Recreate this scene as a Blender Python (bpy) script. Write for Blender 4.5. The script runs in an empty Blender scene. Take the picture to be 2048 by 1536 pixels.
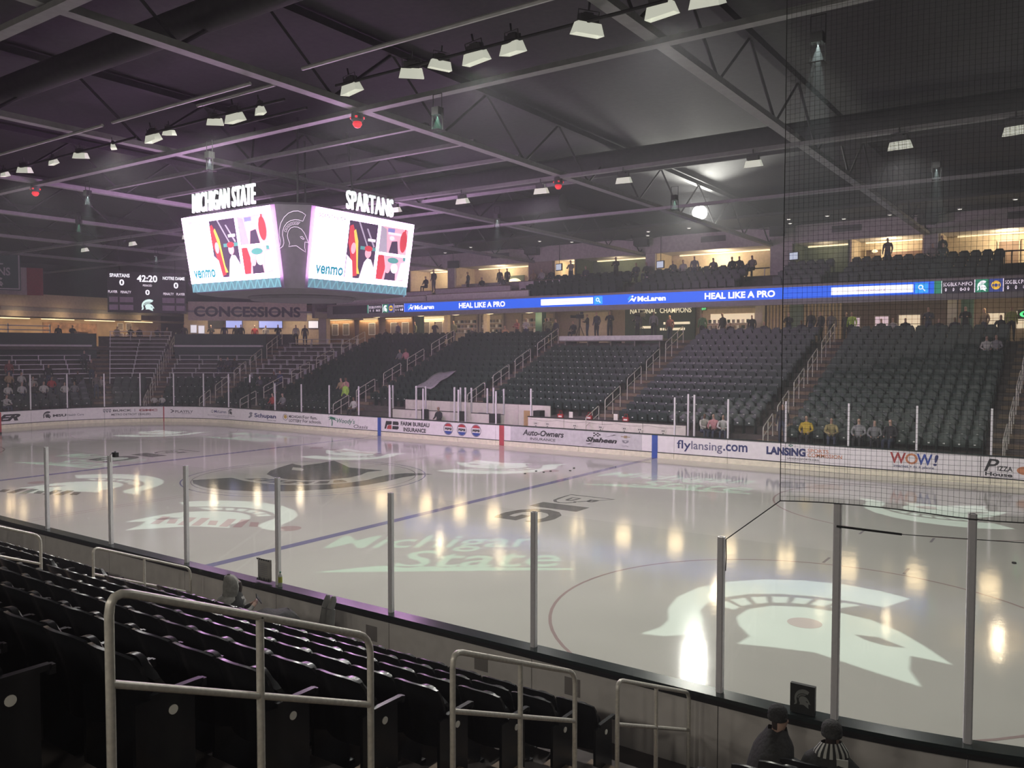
import bpy, math, random
from math import sin, cos, pi, radians, atan2, hypot
from mathutils import Vector, Matrix
from mathutils.geometry import delaunay_2d_cdt
random.seed(7)
SC = bpy.context.scene
COL = SC.collection
# ------------------------------------------------------------------ camera
CAM_P = (24.735, -21.753, 4.8395)
YAW, PITCH, ROLL, FPX = -0.6070, -0.0395, 0.0013, 1666.6
_f = Vector((sin(YAW) * cos(PITCH), cos(YAW) * cos(PITCH), sin(PITCH)))
_r = Vector((cos(YAW), -sin(YAW), 0)); _u = _r.cross(_f)
_r2 = _r * cos(ROLL) + _u * sin(ROLL); _u2 = -_r * sin(ROLL) + _u * cos(ROLL)
cd = bpy.data.cameras.new('camera'); cam = bpy.data.objects.new('camera', cd); COL.objects.link(cam)
cd.sensor_width = 36; cd.lens = 36 * FPX / 2048; cd.clip_start = .05; cd.clip_end = 300
cam.matrix_world = Matrix(((_r2.x, _u2.x, -_f.x, CAM_P[0]), (_r2.y, _u2.y, -_f.y, CAM_P[1]), (_r2.z, _u2.z, -_f.z, CAM_P[2]), (0, 0, 0, 1)))
SC.camera = cam
def frame_xy(p):                       # used only to tell which seats are in view
    d = Vector(p) - Vector(CAM_P); z = d.dot(_f)
    if z < .3: return (-9999, -9999, z)
    return (1024 + FPX * d.dot(_r2) / z, 768 - FPX * d.dot(_u2) / z, z)
# ------------------------------------------------------------------ world, exposure
w = bpy.data.worlds.new('world'); SC.world = w; w.use_nodes = True
w.node_tree.nodes['Background'].inputs[0].default_value = (.5, .5, .55, 1)
w.node_tree.nodes['Background'].inputs[1].default_value = .03
vs = SC.view_settings; vs.view_transform = 'Standard'; vs.look = 'None'; vs.gamma = 1; vs.use_curve_mapping = False
vs.exposure = 0.0
cy = SC.cycles
cy.max_bounces = 3; cy.diffuse_bounces = 2; cy.glossy_bounces = 3; cy.transmission_bounces = 2; cy.transparent_max_bounces = 10
cy.sample_clamp_indirect = 4; cy.caustics_reflective = False; cy.caustics_refractive = False
cy.use_denoising = True; cy.use_adaptive_sampling = True; cy.adaptive_threshold = .08; cy.adaptive_min_samples = 16
FIX_W, GOBO_W, NEAR_W, HAZE, SPOT_W = 1090, 4200, 300, .0023, 11000            # house fixture and pattern projector power
# ------------------------------------------------------------------ materials
MATS = {}
def mat(key, col, rough=.6, metal=0., emit=0., ecol=None, var=.08, scale=6., spec=.5, coat=0., bump=0., stretch=None):
    if key in MATS: return MATS[key]
    m = bpy.data.materials.new(key); m.use_nodes = True; nt = m.node_tree; b = nt.nodes['Principled BSDF']
    b.inputs['Roughness'].default_value = rough; b.inputs['Metallic'].default_value = metal
    b.inputs['Specular IOR Level'].default_value = spec; b.inputs['Coat Weight'].default_value = coat; b.inputs['Coat Roughness'].default_value = .08
    tc = nt.nodes.new('ShaderNodeTexCoord'); n = nt.nodes.new('ShaderNodeTexNoise'); n.inputs['Scale'].default_value = scale; n.inputs['Detail'].default_value = 1
    src = tc.outputs['Object']
    if stretch:
        mp = nt.nodes.new('ShaderNodeMapping'); mp.inputs['Scale'].default_value = stretch; nt.links.new(src, mp.inputs[0]); src = mp.outputs[0]
    nt.links.new(src, n.inputs['Vector'])
    r = nt.nodes.new('ShaderNodeValToRGB'); e = r.color_ramp.elements
    e[0].position, e[1].position = .3, .7
    e[0].color = tuple(c * (1 - var) for c in col[:3]) + (1,); e[1].color = tuple(min(1, c * (1 + var)) for c in col[:3]) + (1,)
    nt.links.new(n.outputs['Fac'], r.inputs[0]); nt.links.new(r.outputs[0], b.inputs['Base Color'])
    if bump:
        bp = nt.nodes.new('ShaderNodeBump'); bp.inputs['Strength'].default_value = bump; bp.inputs['Distance'].default_value = .02
        nt.links.new(n.outputs['Fac'], bp.inputs['Height']); nt.links.new(bp.outputs[0], b.inputs['Normal'])
    if emit:
        b.inputs['Emission Strength'].default_value = emit
        b.inputs['Emission Color'].default_value = tuple((ecol or col)[:3]) + (1,)
        if emit < 5: m.cycles.emission_sampling = 'NONE'      # small glowing details are not worth sampling as lamps
    MATS[key] = m
    return m
def ice_mat(key, col, rough=.07, var=.03):
    m = mat(key, tuple(c * .84 for c in col), rough, var=var, scale=.5, spec=.42)
    nt = m.node_tree; b = nt.nodes['Principled BSDF']; tc = nt.nodes.new('ShaderNodeTexCoord')
    n = nt.nodes.new('ShaderNodeTexNoise'); n.inputs['Scale'].default_value = 2.2; n.inputs['Detail'].default_value = 2
    n2 = nt.nodes.new('ShaderNodeTexNoise'); n2.inputs['Scale'].default_value = 60; n2.inputs['Detail'].default_value = 0
    nt.links.new(tc.outputs['Object'], n.inputs['Vector']); nt.links.new(tc.outputs['Object'], n2.inputs['Vector'])
    b1 = nt.nodes.new('ShaderNodeBump'); b1.inputs['Strength'].default_value = .35; b1.inputs['Distance'].default_value = .004
    b2 = nt.nodes.new('ShaderNodeBump'); b2.inputs['Strength'].default_value = .12; b2.inputs['Distance'].default_value = .002
    nt.links.new(n.outputs['Fac'], b1.inputs['Height']); nt.links.new(n2.outputs['Fac'], b2.inputs['Height'])
    nt.links.new(b1.outputs[0], b2.inputs['Normal']); nt.links.new(b2.outputs[0], b.inputs['Normal'])
    return m
def glass_mat():
    m = bpy.data.materials.new('rink_glass'); m.use_nodes = True; nt = m.node_tree; nt.nodes.clear()
    o = nt.nodes.new('ShaderNodeOutputMaterial'); mx = nt.nodes.new('ShaderNodeMixShader'); t = nt.nodes.new('ShaderNodeBsdfTransparent')
    g = nt.nodes.new('ShaderNodeBsdfGlossy'); g.inputs['Roughness'].default_value = .02
    lw = nt.nodes.new('ShaderNodeLayerWeight'); lw.inputs[0].default_value = .5
    pw = nt.nodes.new('ShaderNodeMath'); pw.operation = 'POWER'; pw.inputs[1].default_value = 5.; nt.links.new(lw.outputs['Facing'], pw.inputs[0])
    fr = nt.nodes.new('ShaderNodeMath'); fr.operation = 'MULTIPLY_ADD'; fr.inputs[1].default_value = .30; fr.inputs[2].default_value = .025; nt.links.new(pw.outputs[0], fr.inputs[0])
    n = nt.nodes.new('ShaderNodeTexNoise'); n.inputs['Scale'].default_value = .8
    cr = nt.nodes.new('ShaderNodeValToRGB'); cr.color_ramp.elements[0].color = (.93, .94, .93, 1); cr.color_ramp.elements[1].color = (.97, .98, .97, 1)
    nt.links.new(n.outputs['Fac'], cr.inputs[0]); nt.links.new(cr.outputs[0], t.inputs[0])
    nt.links.new(fr.outputs[0], mx.inputs[0]); nt.links.new(t.outputs[0], mx.inputs[1]); nt.links.new(g.outputs[0], mx.inputs[2]); nt.links.new(mx.outputs[0], o.inputs[0])
    MATS['glass'] = m; return m
ICE = ice_mat('ice', (.60, .595, .535))
GLASS = glass_mat()
WHITE = mat('board_white', (.88, .85, .86), .45, var=.04)
KICK = mat('kick_plate_cream', (.86, .82, .64), .4)
BLACK = mat('black_plastic', (.012, .012, .013), .45)
CAP = mat('cap_green_black', (.018, .028, .028), .22)
STEEL = mat('brushed_steel', (.82, .80, .83), .35, .1, scale=30, var=.03)
ALU = mat('aluminium', (.78, .77, .80), .45, .2, scale=20)
RAILM = mat('rail_steel', (.74, .71, .63), .36, .25, scale=40, var=.1)
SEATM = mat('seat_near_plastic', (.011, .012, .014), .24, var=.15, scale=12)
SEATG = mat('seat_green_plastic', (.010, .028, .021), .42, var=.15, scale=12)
CONC = mat('concrete', (.10, .085, .08), .85, var=.2, scale=3, bump=.2)
CONCW = mat('concrete_step', (.22, .16, .11), .8, var=.2, scale=5, bump=.2)
GREEN = mat('dark_green_paint', (.03, .06, .05), .6)
NAVY = mat('navy_ink', (.03, .04, .16), .5)
INK = mat('black_ink', (.03, .03, .035), .5)
GREY = mat('grey_ink', (.25, .25, .28), .5)
REDI = mat('red_ink', (.45, .06, .06), .5)
ORI = mat('orange_ink', (.62, .25, .12), .5)
BLUI = mat('blue_ink', (.04, .08, .36), .5)
GRNI = mat('green_ink', (.03, .2, .12), .5)
CREAM = mat('cream_wall', (.62, .52, .40), .7)
TAUPE = mat('taupe_panel', (.30, .27, .25), .7)
DARKW = mat('dark_wall', (.05, .05, .05), .8)
ROOFM = mat('roof_black', (.03, .03, .032), .9, var=.15)
TRUSS = mat('truss_grey', (.22, .22, .22), .6)
PLATEM = mat('number_plate_white', (.88, .88, .85), .4)
# ------------------------------------------------------------------ mesh helpers
def rotz(v, a): c, s = cos(a), sin(a); return (v[0] * c - v[1] * s, v[0] * s + v[1] * c, v[2])
class MB:
    def __init__(s): s.v = []; s.f = []
    def add(s, v, f):
        o = len(s.v); s.v += [tuple(x) for x in v]; s.f += [tuple(i + o for i in q) for q in f]; return s
    def box(s, c, d, rz=0., rx=0.):
        v = []
        for x in (-.5, .5):
            for y in (-.5, .5):
                for z in (-.5, .5):
                    p = (x * d[0], y * d[1], z * d[2])
                    if rx: p = (p[0], p[1] * cos(rx) - p[2] * sin(rx), p[1] * sin(rx) + p[2] * cos(rx))
                    if rz: p = rotz(p, rz)
                    v.append((p[0] + c[0], p[1] + c[1], p[2] + c[2]))
        return s.add(v, [(0, 1, 3, 2), (4, 6, 7, 5), (0, 4, 5, 1), (2, 3, 7, 6), (0, 2, 6, 4), (1, 5, 7, 3)])
    def tube(s, pts, r, n=8, caps=True, rs=None):
        pts = [Vector(p) for p in pts]; rings = []; up = None
        for i, p in enumerate(pts):
            t = ((pts[i] - pts[i - 1]).normalized() if i else Vector()) + ((pts[i + 1] - pts[i]).normalized() if i < len(pts) - 1 else Vector())
            t.normalize()
            if up is None: up = Vector((0, 0, 1)) if abs(t.z) < .9 else Vector((1, 0, 0))
            a = t.cross(up)
            if a.length < 1e-4: a = t.orthogonal()
            a.normalize(); b = a.cross(t).normalized(); up = b
            rr = rs[i] if rs else r
            rings.append([p + a * (rr * cos(2 * pi * k / n)) + b * (rr * sin(2 * pi * k / n)) for k in range(n)])
        v = [q for g in rings for q in g]; f = []
        for i in range(len(rings) - 1):
            for k in range(n):
                f.append((i * n + k, i * n + (k + 1) % n, (i + 1) * n + (k + 1) % n, (i + 1) * n + k))
        if caps: f += [tuple(range(n))[::-1], tuple((len(rings) - 1) * n + k for k in range(n))]
        return s.add(v, f)
    def lathe(s, prof, n=16, c=(0, 0, 0)):
        v = [(c[0] + r * cos(2 * pi * k / n), c[1] + r * sin(2 * pi * k / n), c[2] + z) for r, z in prof for k in range(n)]
        f = [(i * n + k, i * n + (k + 1) % n, (i + 1) * n + (k + 1) % n, (i + 1) * n + k) for i in range(len(prof) - 1) for k in range(n)]
        f += [tuple(range(n))[::-1], tuple((len(prof) - 1) * n + k for k in range(n))]
        return s.add(v, f)
    def sweep(s, prof, path, closed=True):
        # prof: list of (d, z); path: list of functions/points fn(d,z)->(x,y,z)
        n = len(prof); v = [fn(d, z) for fn in path for d, z in prof]; f = []
        m = n if closed else n - 1
        for i in range(len(path) - 1):
            for k in range(m):
                f.append((i * n + k, i * n + (k + 1) % n, (i + 1) * n + (k + 1) % n, (i + 1) * n + k))
        if closed: f += [tuple(range(n)), tuple((len(path) - 1) * n + k for k in range(n))[::-1]]
        return s.add(v, f)
    def mesh(s, name, smooth=False):
        me = bpy.data.meshes.new(name); me.from_pydata(s.v, [], s.f); me.update()
        if smooth:
            me.polygons.foreach_set('use_smooth', [True] * len(me.polygons))
            try: me.set_sharp_from_angle(angle=radians(40))
            except Exception: pass
        return me
    def obj(s, name, m, parent=None, smooth=False, loc=None, rz=0.):
        me = s.mesh(name, smooth); me.materials.append(m)
        return link(name, me, parent, loc, rz)
def link(name, me, parent=None, loc=None, rz=0.):
    o = bpy.data.objects.new(name, me); COL.objects.link(o)
    if parent: o.parent = parent
    if loc: o.location = loc
    if rz: o.rotation_euler = (0, 0, rz)
    return o
def tag(o, label=None, cat=None, group=None, kind=None):
    if label: o['label'] = label
    if cat: o['category'] = cat
    if group: o['group'] = group
    if kind: o['kind'] = kind
    return o
def thing(name, label, cat, loc=(0, 0, 0), rz=0., group=None):
    o = bpy.data.objects.new(name, None); COL.objects.link(o); o.location = loc; o.rotation_euler = (0, 0, rz); o.empty_display_size = .1
    return tag(o, label, cat, group)
def struct(o, label, cat='structure'): return tag(o, label, cat, kind='structure')
def copy_tree(o, parent=None):
    c = o.copy(); COL.objects.link(c)
    if parent: c.parent = parent
    for ch in list(o.children): copy_tree(ch, c)
    return c
ORD = 'zeroth first second third fourth fifth sixth seventh eighth ninth tenth eleventh twelfth thirteenth fourteenth fifteenth sixteenth seventeenth eighteenth nineteenth twentieth'.split()
# ------------------------------------------------------------------ flat shapes and lettering
def even_odd(p, loops):
    c = False
    for L in loops:
        j = len(L) - 1
        for i in range(len(L)):
            a, b = L[i], L[j]
            if (a[1] > p[1]) != (b[1] > p[1]) and p[0] < (b[0] - a[0]) * (p[1] - a[1]) / (b[1] - a[1]) + a[0]: c = not c
            j = i
    return c
def fill(loops):
    v = []; e = []
    for L in loops:
        o = len(v); v += [Vector(p) for p in L]; e += [(o + i, o + (i + 1) % len(L)) for i in range(len(L))]
    r = delaunay_2d_cdt(v, e, [], 0, 1e-6)
    V = [tuple(p) for p in r[0]]; F = []
    for t in r[2]:
        cx = sum(V[i][0] for i in t) / 3; cyy = sum(V[i][1] for i in t) / 3
        if even_odd((cx, cyy), loops): F.append(tuple(t))
    return V, F
_TX = {}
def text2d(s, bold=0., shear=0., space=1.):
    k = (s, bold, shear, space)
    if k in _TX: return _TX[k]
    c = bpy.data.curves.new('lettering', 'FONT'); c.body = s; c.offset = bold; c.shear = shear; c.space_character = space; c.resolution_u = 3; c.align_x = 'LEFT'
    o = bpy.data.objects.new('lettering', c); COL.objects.link(o)
    dg = bpy.context.evaluated_depsgraph_get(); me = bpy.data.meshes.new_from_object(o.evaluated_get(dg))
    V = [(v.co.x, v.co.y) for v in me.vertices]; F = [tuple(p.vertices) for p in me.polygons]
    bpy.data.objects.remove(o); bpy.data.curves.remove(c); bpy.data.meshes.remove(me)
    x0 = min(p[0] for p in V); x1 = max(p[0] for p in V); y0 = min(p[1] for p in V); y1 = max(p[1] for p in V)
    _TX[k] = ([((p[0] - x0) / (x1 - x0), (p[1] - y0) / (y1 - y0)) for p in V], F)
    return _TX[k]
def loops_of(V, F):
    ed = {}
    for f in F:
        for i in range(len(f)):
            a, b = f[i], f[(i + 1) % len(f)]
            if (b, a) in ed: del ed[(b, a)]
            else: ed[(a, b)] = 1
    nx = {}
    for a, b in ed: nx.setdefault(a, []).append(b)
    out = []
    while nx:
        s = next(iter(nx)); L = [s]; c = nx[s].pop()
        if not nx[s]: del nx[s]
        while c != s and c in nx:
            L.append(c); n = nx[c].pop()
            if not nx[c]: del nx[c]
            c = n
        out.append([V[i] for i in L])
    return out
def place2d(name, VF, m, fn, parent=None):
    V, F = VF; b = MB(); b.add([fn(x, y) for x, y in V], F); return b.obj(name, m, parent)
def rect(x0, y0, x1, y1): return [(x0, y0), (x1, y0), (x1, y1), (x0, y1)]
def disc(cx, cyy, rx, ry=None, n=20, a0=0, a1=2 * pi):
    ry = ry or rx; return [(cx + rx * cos(a0 + (a1 - a0) * i / n), cyy + ry * sin(a0 + (a1 - a0) * i / n)) for i in range(n if a1 - a0 > 6.2 else n + 1)]
CREST = [(.91, 1.03), (.80, 1.10), (.66, 1.14), (.50, 1.13), (.34, 1.07), (.20, .96), (.09, .80), (.035, .62), (.03, .45), (.06, .30), (.05, .20), (0, .10), (.08, .11), (.15, .16), (.19, .25), (.18, .36), (.15, .47), (.16, .58), (.21, .70), (.30, .80), (.42, .86), (.55, .885), (.68, .88), (.81, .85)]
FACE = [(.33, .15), (.36, .25), (.31, .36), (.29, .46), (.32, .58), (.40, .67), (.52, .71), (.64, .70), (.76, .65), (.85, .55), (.92, .42), (.99, .26), (.93, .28), (.87, .29), (.86, .15), (.885, .01), (.75, .08), (.58, .18), (.45, .17)]
EYE = [(.70, .44), (.78, .45), (.86, .37), (.80, .36), (.74, .39)]
_o = [(.19, .58), (.24, .68), (.31, .755), (.39, .805), (.48, .835), (.57, .845), (.66, .845), (.75, .835)]
_i = [(.27, .545), (.29, .61), (.34, .67), (.40, .715), (.47, .745), (.54, .755), (.61, .755), (.66, .755)]
VENTS = [[_o[k], (_o[k + 1][0] * .72 + _o[k][0] * .28, _o[k + 1][1] * .72 + _o[k][1] * .28), (_i[k + 1][0] * .72 + _i[k][0] * .28, _i[k + 1][1] * .72 + _i[k][1] * .28), _i[k]] for k in range(7)]
HELMET = [CREST, FACE, EYE] + VENTS
HELM = fill(HELMET)
# ------------------------------------------------------------------ rink outline: s runs along the far boards, d outward
HL, HW, CR = 30.48, 12.95, 8.53
SX = HL - CR; CYR = HW - CR
def bowl(s):
    if abs(s) <= SX: return (s, HW), (0., 1.)
    sg = 1 if s > 0 else -1; th = (abs(s) - SX) / CR
    if th <= pi / 2: n = (sg * sin(th), cos(th)); return (sg * SX + CR * n[0], CYR + CR * n[1]), n
    return (sg * HL, CYR - (th - pi / 2) * CR), (sg * 1., 0.)
def B(s, d, z=0.):
    p, n = bowl(s); return (p[0] + n[0] * d, p[1] + n[1] * d, z)
def NB(s, d, z=0.): x, y, z = B(s, d, z); return (x, -y, z)
def face_in(s):                       # z-rotation that turns local +Y towards the ice
    p, n = bowl(s); return atan2(-n[1], -n[0]) - pi / 2
def sfn(s, near=False): return (lambda d, z: NB(s, d, z)) if near else (lambda d, z: B(s, d, z))
def spans(a, b, step=.7):
    n = 1 if (abs(a) <= SX + .01 and abs(b) <= SX + .01) else max(1, int(math.ceil(abs(b - a) / step)))
    return [a + (b - a) * i / n for i in range(n + 1)]
def psweep(prof, a, b, near=False, step=.7):
    mb = MB(); mb.sweep(prof, [sfn(s, near) for s in spans(a, b, step)]); return mb
SLEFT = -SX - CR * pi / 2            # where the left end boards turn straight
# ---- ice
mb = MB(); pts = []
for s in spans(-SX - CR * pi / 2, SX + CR * pi / 2, .5): pts.append(B(s, .02, 0))
pts = pts + [(x, -y, z) for x, y, z in pts[::-1]]
mb.add(pts, [tuple(range(len(pts)))[::-1]])
ice = struct(mb.obj('floor', ICE), 'smooth greyish white ice sheet with painted lines inside the boards', 'ice rink')
L_BLUE = ice_mat('ice_blue_line', (.24, .235, .36)); L_RED = ice_mat('ice_red_line', (.42, .33, .31)); L_DOT = ice_mat('ice_red_dot', (.50, .40, .37))
L_DARK = ice_mat('ice_dark_logo', (.17, .175, .16)); L_GREY = ice_mat('ice_grey_logo', (.20, .20, .18)); L_THIN = ice_mat('ice_thin_line', (.33, .30, .31))
def ice_shape(name, loops, m, fn=lambda x, y: (x, y), z=.0015): return place2d(name, fill(loops), m, lambda x, y: (*fn(x, y), z), ice)
def ylim(x): return HW if abs(x) < SX else CYR + math.sqrt(max(0, CR ** 2 - (abs(x) - SX) ** 2))
for bx in (-8.53, 8.53): ice_shape('blue_line', [rect(bx - .15, -HW, bx + .15, HW)], L_BLUE)
for k in (-.15, .12): ice_shape('center_line', [rect(k, -HW, k + .03, HW)], L_RED)
for gx in (-27.1, 27.1): ice_shape('goal_line', [rect(gx - .03, -ylim(gx), gx + .03, ylim(gx))], L_RED)
def ring(cx, cyy, r=4.57, wd=.06): return [disc(cx, cyy, r, n=72), disc(cx, cyy, r - wd, n=72)]
EX = 20.65
for cx in (-EX, EX):
    for cyy in (-6.71, 6.71):
        ice_shape('face_off_circle', ring(cx, cyy), L_RED); ice_shape('face_off_dot', [disc(cx, cyy, .30)], L_DOT)
        for sx in (-1, 1):
            for sy in (-1, 1): ice_shape('hash_mark', [rect(cx + sx * .85 - .03, cyy + sy * 4.57 - (.6 if sy < 0 else 0), cx + sx * .85 + .03, cyy + sy * 4.57 + (.6 if sy > 0 else 0))], L_THIN)
for cx in (-6.9, 6.9):
    for cyy in (-6.71, 6.71): ice_shape('face_off_dot', [disc(cx, cyy, .33)], L_DOT, z=.002)
ice_shape('center_circle', ring(0, 0, 4.57, .05), L_BLUE)
ice_shape('center_ring', ring(0, 0, 4.2, .04), L_THIN)
place2d('center_logo', HELM, L_DARK, lambda u, v: (3.6 - 7.0 * u, 3.9 - 6.8 * v, .0018), ice)
def ice_word(t, x0, y0, ud, vd, m, bold=.02, shear=0., z=.002):
    V, F = text2d(t, bold, shear); return place2d('ice_lettering', (V, F), m, lambda u, v: (x0 + ud[0] * u + vd[0] * v, y0 + ud[1] * u + vd[1] * v, z), ice)
def letter_loops(t, fx): V, F = text2d(t, .03); return [[fx(u, v) for u, v in L] for L in loops_of(V, F)]
def inset(L, k):
    n = len(L); A = sum(L[i][0] * L[(i + 1) % n][1] - L[(i + 1) % n][0] * L[i][1] for i in range(n)); o = []
    for i in range(n):
        p, q, r = Vector(L[i - 1]), Vector(L[i]), Vector(L[(i + 1) % n]); d = (r - p).normalized() if (r - p).length > 1e-6 else Vector((1, 0))
        nrm = Vector((-d.y, d.x)) * (1 if A > 0 else -1); o.append(tuple(q + nrm * k))
    return o
for x0, y0 in ((10.4, 2.4), (-11.9, 2.4)):          # conference mark: outlined B, solid 1 and G
    for k, L in enumerate(letter_loops('B', lambda u, v: (x0 + 1.7 * v, y0 - 1.6 * u))): ice_shape('ice_lettering', [L, inset(L, .11)], L_GREY)
    ice_shape('ice_lettering', letter_loops('1', lambda u, v: (x0 + 1.7 * v, y0 - 1.75 - .8 * u)), L_GREY)
    ice_shape('ice_lettering', letter_loops('G', lambda u, v: (x0 + 1.75 * v, y0 - 2.75 - 1.9 * u)), L_GREY)
def ice_strokes(x0, y0, ud, vd, m, n):              # sponsor word too blurred to read: slanted strokes only
    for k in range(n):
        a = k / n; w_ = .62 / n; h0, h1 = (0, 1) if k % 3 else (.15, .7)
        L = [(a, h0), (a + w_, h0), (a + w_ + .06, h1), (a + .06, h1)]
        ice_shape('ice_stroke', [[(x0 + ud[0] * u + vd[0] * v, y0 + ud[1] * u + vd[1] * v) for u, v in L]], m, z=.002)
L_WORD = ice_mat('ice_red_word', (.50, .38, .36))
ice_strokes(6.1, -7.2, (-3.0, -1.4), (-.5, .9), L_WORD, 8); ice_strokes(-3.0, -7.4, (-3.0, -1.3), (-.4, .8), L_GREY, 7); ice_strokes(-2.6, 7.0, (-3.2, -.2), (.1, -.6), L_WORD, 7)
# ---- slab around the ice, outer walls
mb = MB(); mb.box((-8, 0, -.16), (110, 100, .3)); struct(mb.obj('floor_slab', CONC), 'dark concrete slab under the rink and stands', 'floor')
# ---- dasher boards
def pane(a, b, h, near):                # one clear sheet slotted between two posts
    mb = MB(); mb.sweep([(.051, 1.06), (.051, h)], [sfn(s, near) for s in spans(a, b)], False); return mb
def boards(name, label, edges, near, gaps, glass_h, skip_glass):
    t = thing(name, label, 'rink boards')
    sg = -1 if near else 1
    for i in range(len(edges) - 1):
        a, b = edges[i] + .006, edges[i + 1] - .006
        psweep([(.0, .27), (.0, 1.04), (.10, 1.04), (.10, .0), (.02, .0), (.02, .27)], a, b, near).obj('board_panel', WHITE if not near else MATS['near_panel'], t)
        psweep([(-.012, .0), (-.012, .235), (.02, .235), (.02, .0)], a, b, near).obj('kick_plate', KICK, t)
        psweep([(-.006, .235), (-.006, .275), (.02, .275), (.02, .235)], a - .006, b + .006, near).obj('seam_strip', BLACK, t)
    capd = (-.03, .13) if not near else (-.03, .20)
    for i in range(len(edges) - 1):
        psweep([(capd[0], 1.04), (capd[0], 1.085), (capd[1], 1.085), (capd[1], 1.04)], edges[i], edges[i + 1], near).obj('cap_rail', CAP, t)
        if near: psweep([(.10, .98), (.10, 1.04), (.19, 1.04), (.19, .98)], edges[i], edges[i + 1], near).obj('cap_support', BLACK, t)
    for i in range(len(edges) - 1):
        if i in skip_glass: continue
        h = glass_h(edges[i]) ; pane(edges[i] + .02, edges[i + 1] - .02, h, near).obj('glass_pane', GLASS, t)
    for i, s in enumerate(edges):
        if (i in skip_glass) and (i - 1 in skip_glass): continue
        h = glass_h(s + (.01 if near else 0)); p, n = bowl(s); mb = MB()
        a = atan2(n[1] * sg, n[0])
        q = (NB if near else B)(s, .051)
        mb.box((q[0], q[1], (1.08 + h) / 2), (.075, .05, h - 1.08), a); 
        mb.box((q[0], q[1], (1.08 + h) / 2), (.05, .075, h - 1.08), a)
        mb.obj('stanchion', STEEL, t)
    return t
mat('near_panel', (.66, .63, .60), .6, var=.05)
fe = [19.36 - 2.47 * k for k in range(0, 17)][::-1]; fe = [x for x in fe if x > -20.2] + [21.83, 24.3, 26.8, 29.3, 31.8]
skipf = [i for i in range(len(fe) - 1) if .4 < (fe[i] + fe[i + 1]) / 2 < 9.9]
far_b = boards('dasher_boards', 'white advert-covered rink boards with glass along the far side', fe, False, None, lambda s: 2.78, skipf)
le = [fe[0] - 2.2 * k for k in range(0, 12)][::-1]
end_b = boards('dasher_boards', 'white rink boards with tall glass curving round the far left end', le, False, None, lambda s: 3.3, [])
ne = [-8 + .0 + 0 for _ in ()] + [-5.55 + 2.455 * k for k in range(0, 12)]; ne = [round(x, 3) for x in ne if x < 21.6] + [22.66, 23.85, 26.2, 28.6]
near_b = boards('dasher_boards', 'grey-backed near rink boards with dark ledge and clear glass', ne, True, None, lambda s: 2.81 if s < 22 else 3.3, [])
# painted line bands on far boards
def band(s0, s1, m, parent, z0=.0, z1=1.035): psweep([(-.016, z0), (-.016, z1), (.0, z1), (.0, z0)], s0, s1).obj('line_band', m, parent)
band(-8.72, -8.46, mat('band_blue', (.04, .10, .42), .45), far_b); band(8.40, 8.68, MATS['band_blue'], far_b)
band(-.15, .15, mat('band_red', (.50, .07, .09), .45), far_b); band(-27.47, -27.40, MATS['band_red'], end_b)
# ---- adverts (flat print on the boards)
def ad(t, s0, s1, zc, h, m, bold=.01, shear=0., z0=None, parent=None):
    V, F = text2d(t, bold, shear); z = zc - h / 2
    return place2d('advert_lettering', (V, F), m, lambda u, v: B(s0 + (s1 - s0) * u, -.006, z + h * v), parent or (far_b if s0 > fe[0] else end_b))
def adshape(loops, s0, sc, z0, m, sy=None, off=-.006, parent=None):
    return place2d('advert_logo', fill(loops), m, lambda u, v: B(s0 + sc * u, off, z0 + (sy or sc) * v), parent or (far_b if s0 > fe[0] else end_b))
PANELG = mat('advert_grey_panel', (.62, .61, .63), .45)
psweep([(-.004, .29), (-.004, 1.02), (.0, 1.02), (.0, .29)], .55, 7.9).obj('advert_panel', PANELG, far_b)
ad('ER', -37.6, -36.2, .66, .42, INK, .05, .5)
adshape(HELMET, -34.85, .5, .44, INK, .42); ad('MSU', -34.25, -33.45, .62, .17, INK, .04); ad('Health Care', -33.4, -32.4, .62, .15, GREY)
for k in range(3): adshape([[(0, 1), (1, 1), (.9, .3), (.5, 0), (.1, .3)], [(.3, .85), (.85, .6), (.75, .4), (.25, .7)]], -31.25 + .17 * k, .15, .66, GREY, .25)
ad('BUICK', -30.65, -29.5, .80, .14, INK, .03); ad('|', -29.32, -29.29, .80, .2, GREY); ad('GMC', -29.05, -27.85, .80, .15, mat('maroon_ink', (.33, .07, .08), .5), .05); ad('METRO DETROIT DEALERS', -30.75, -28.3, .53, .13, INK, .01)
adshape([[(0, 1), (.35, 1), (1, .5), (.35, 0), (0, 0), (.62, .5)]], -27.0, .3, .62, INK, .22); ad('PLAYFLY', -26.65, -25.35, .70, .17, INK); ad('SPORTS PROPERTIES', -26.2, -25.5, .55, .05, GREY)
ad('McLaren', -23.65, -22.55, .76, .18, NAVY, .01); adshape([[(0, .4), (.5, 1), (1, .5), (.5, .75)], [(0, .3), (.5, 0), (1, .4), (.5, .3)]], -23.95, .28, .66, GREY, .22); adshape(HELMET, -22.35, .42, .58, INK, .34)
ad('McLaren Greater Lansing is the exclusive healthcare provider', -24.2, -21.7, .50, .07, GREY); ad('of Michigan State Athletics', -23.6, -22.3, .41, .06, GREY)
adshape([[(0, .1), (.3, 0), (1, .4), (.8, .5), (1, .9), (.6, 1), (.2, .8), (.5, .5)]], -20.3, .45, .46, GREY, .4); ad('Schupan', -19.66, -17.55, .64, .34, NAVY, .03); ad('SINCE 1968', -18.4, -17.55, .41, .06, GREY)
adshape([disc(.5, .5, .5), disc(.5, .5, .42)], -16.9, .5, .48, GREY, .42, -.005); adshape([disc(.5, .55, .3)], -16.9, .5, .48, mat('gold_ink', (.55, .38, .08), .5), .42)
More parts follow.
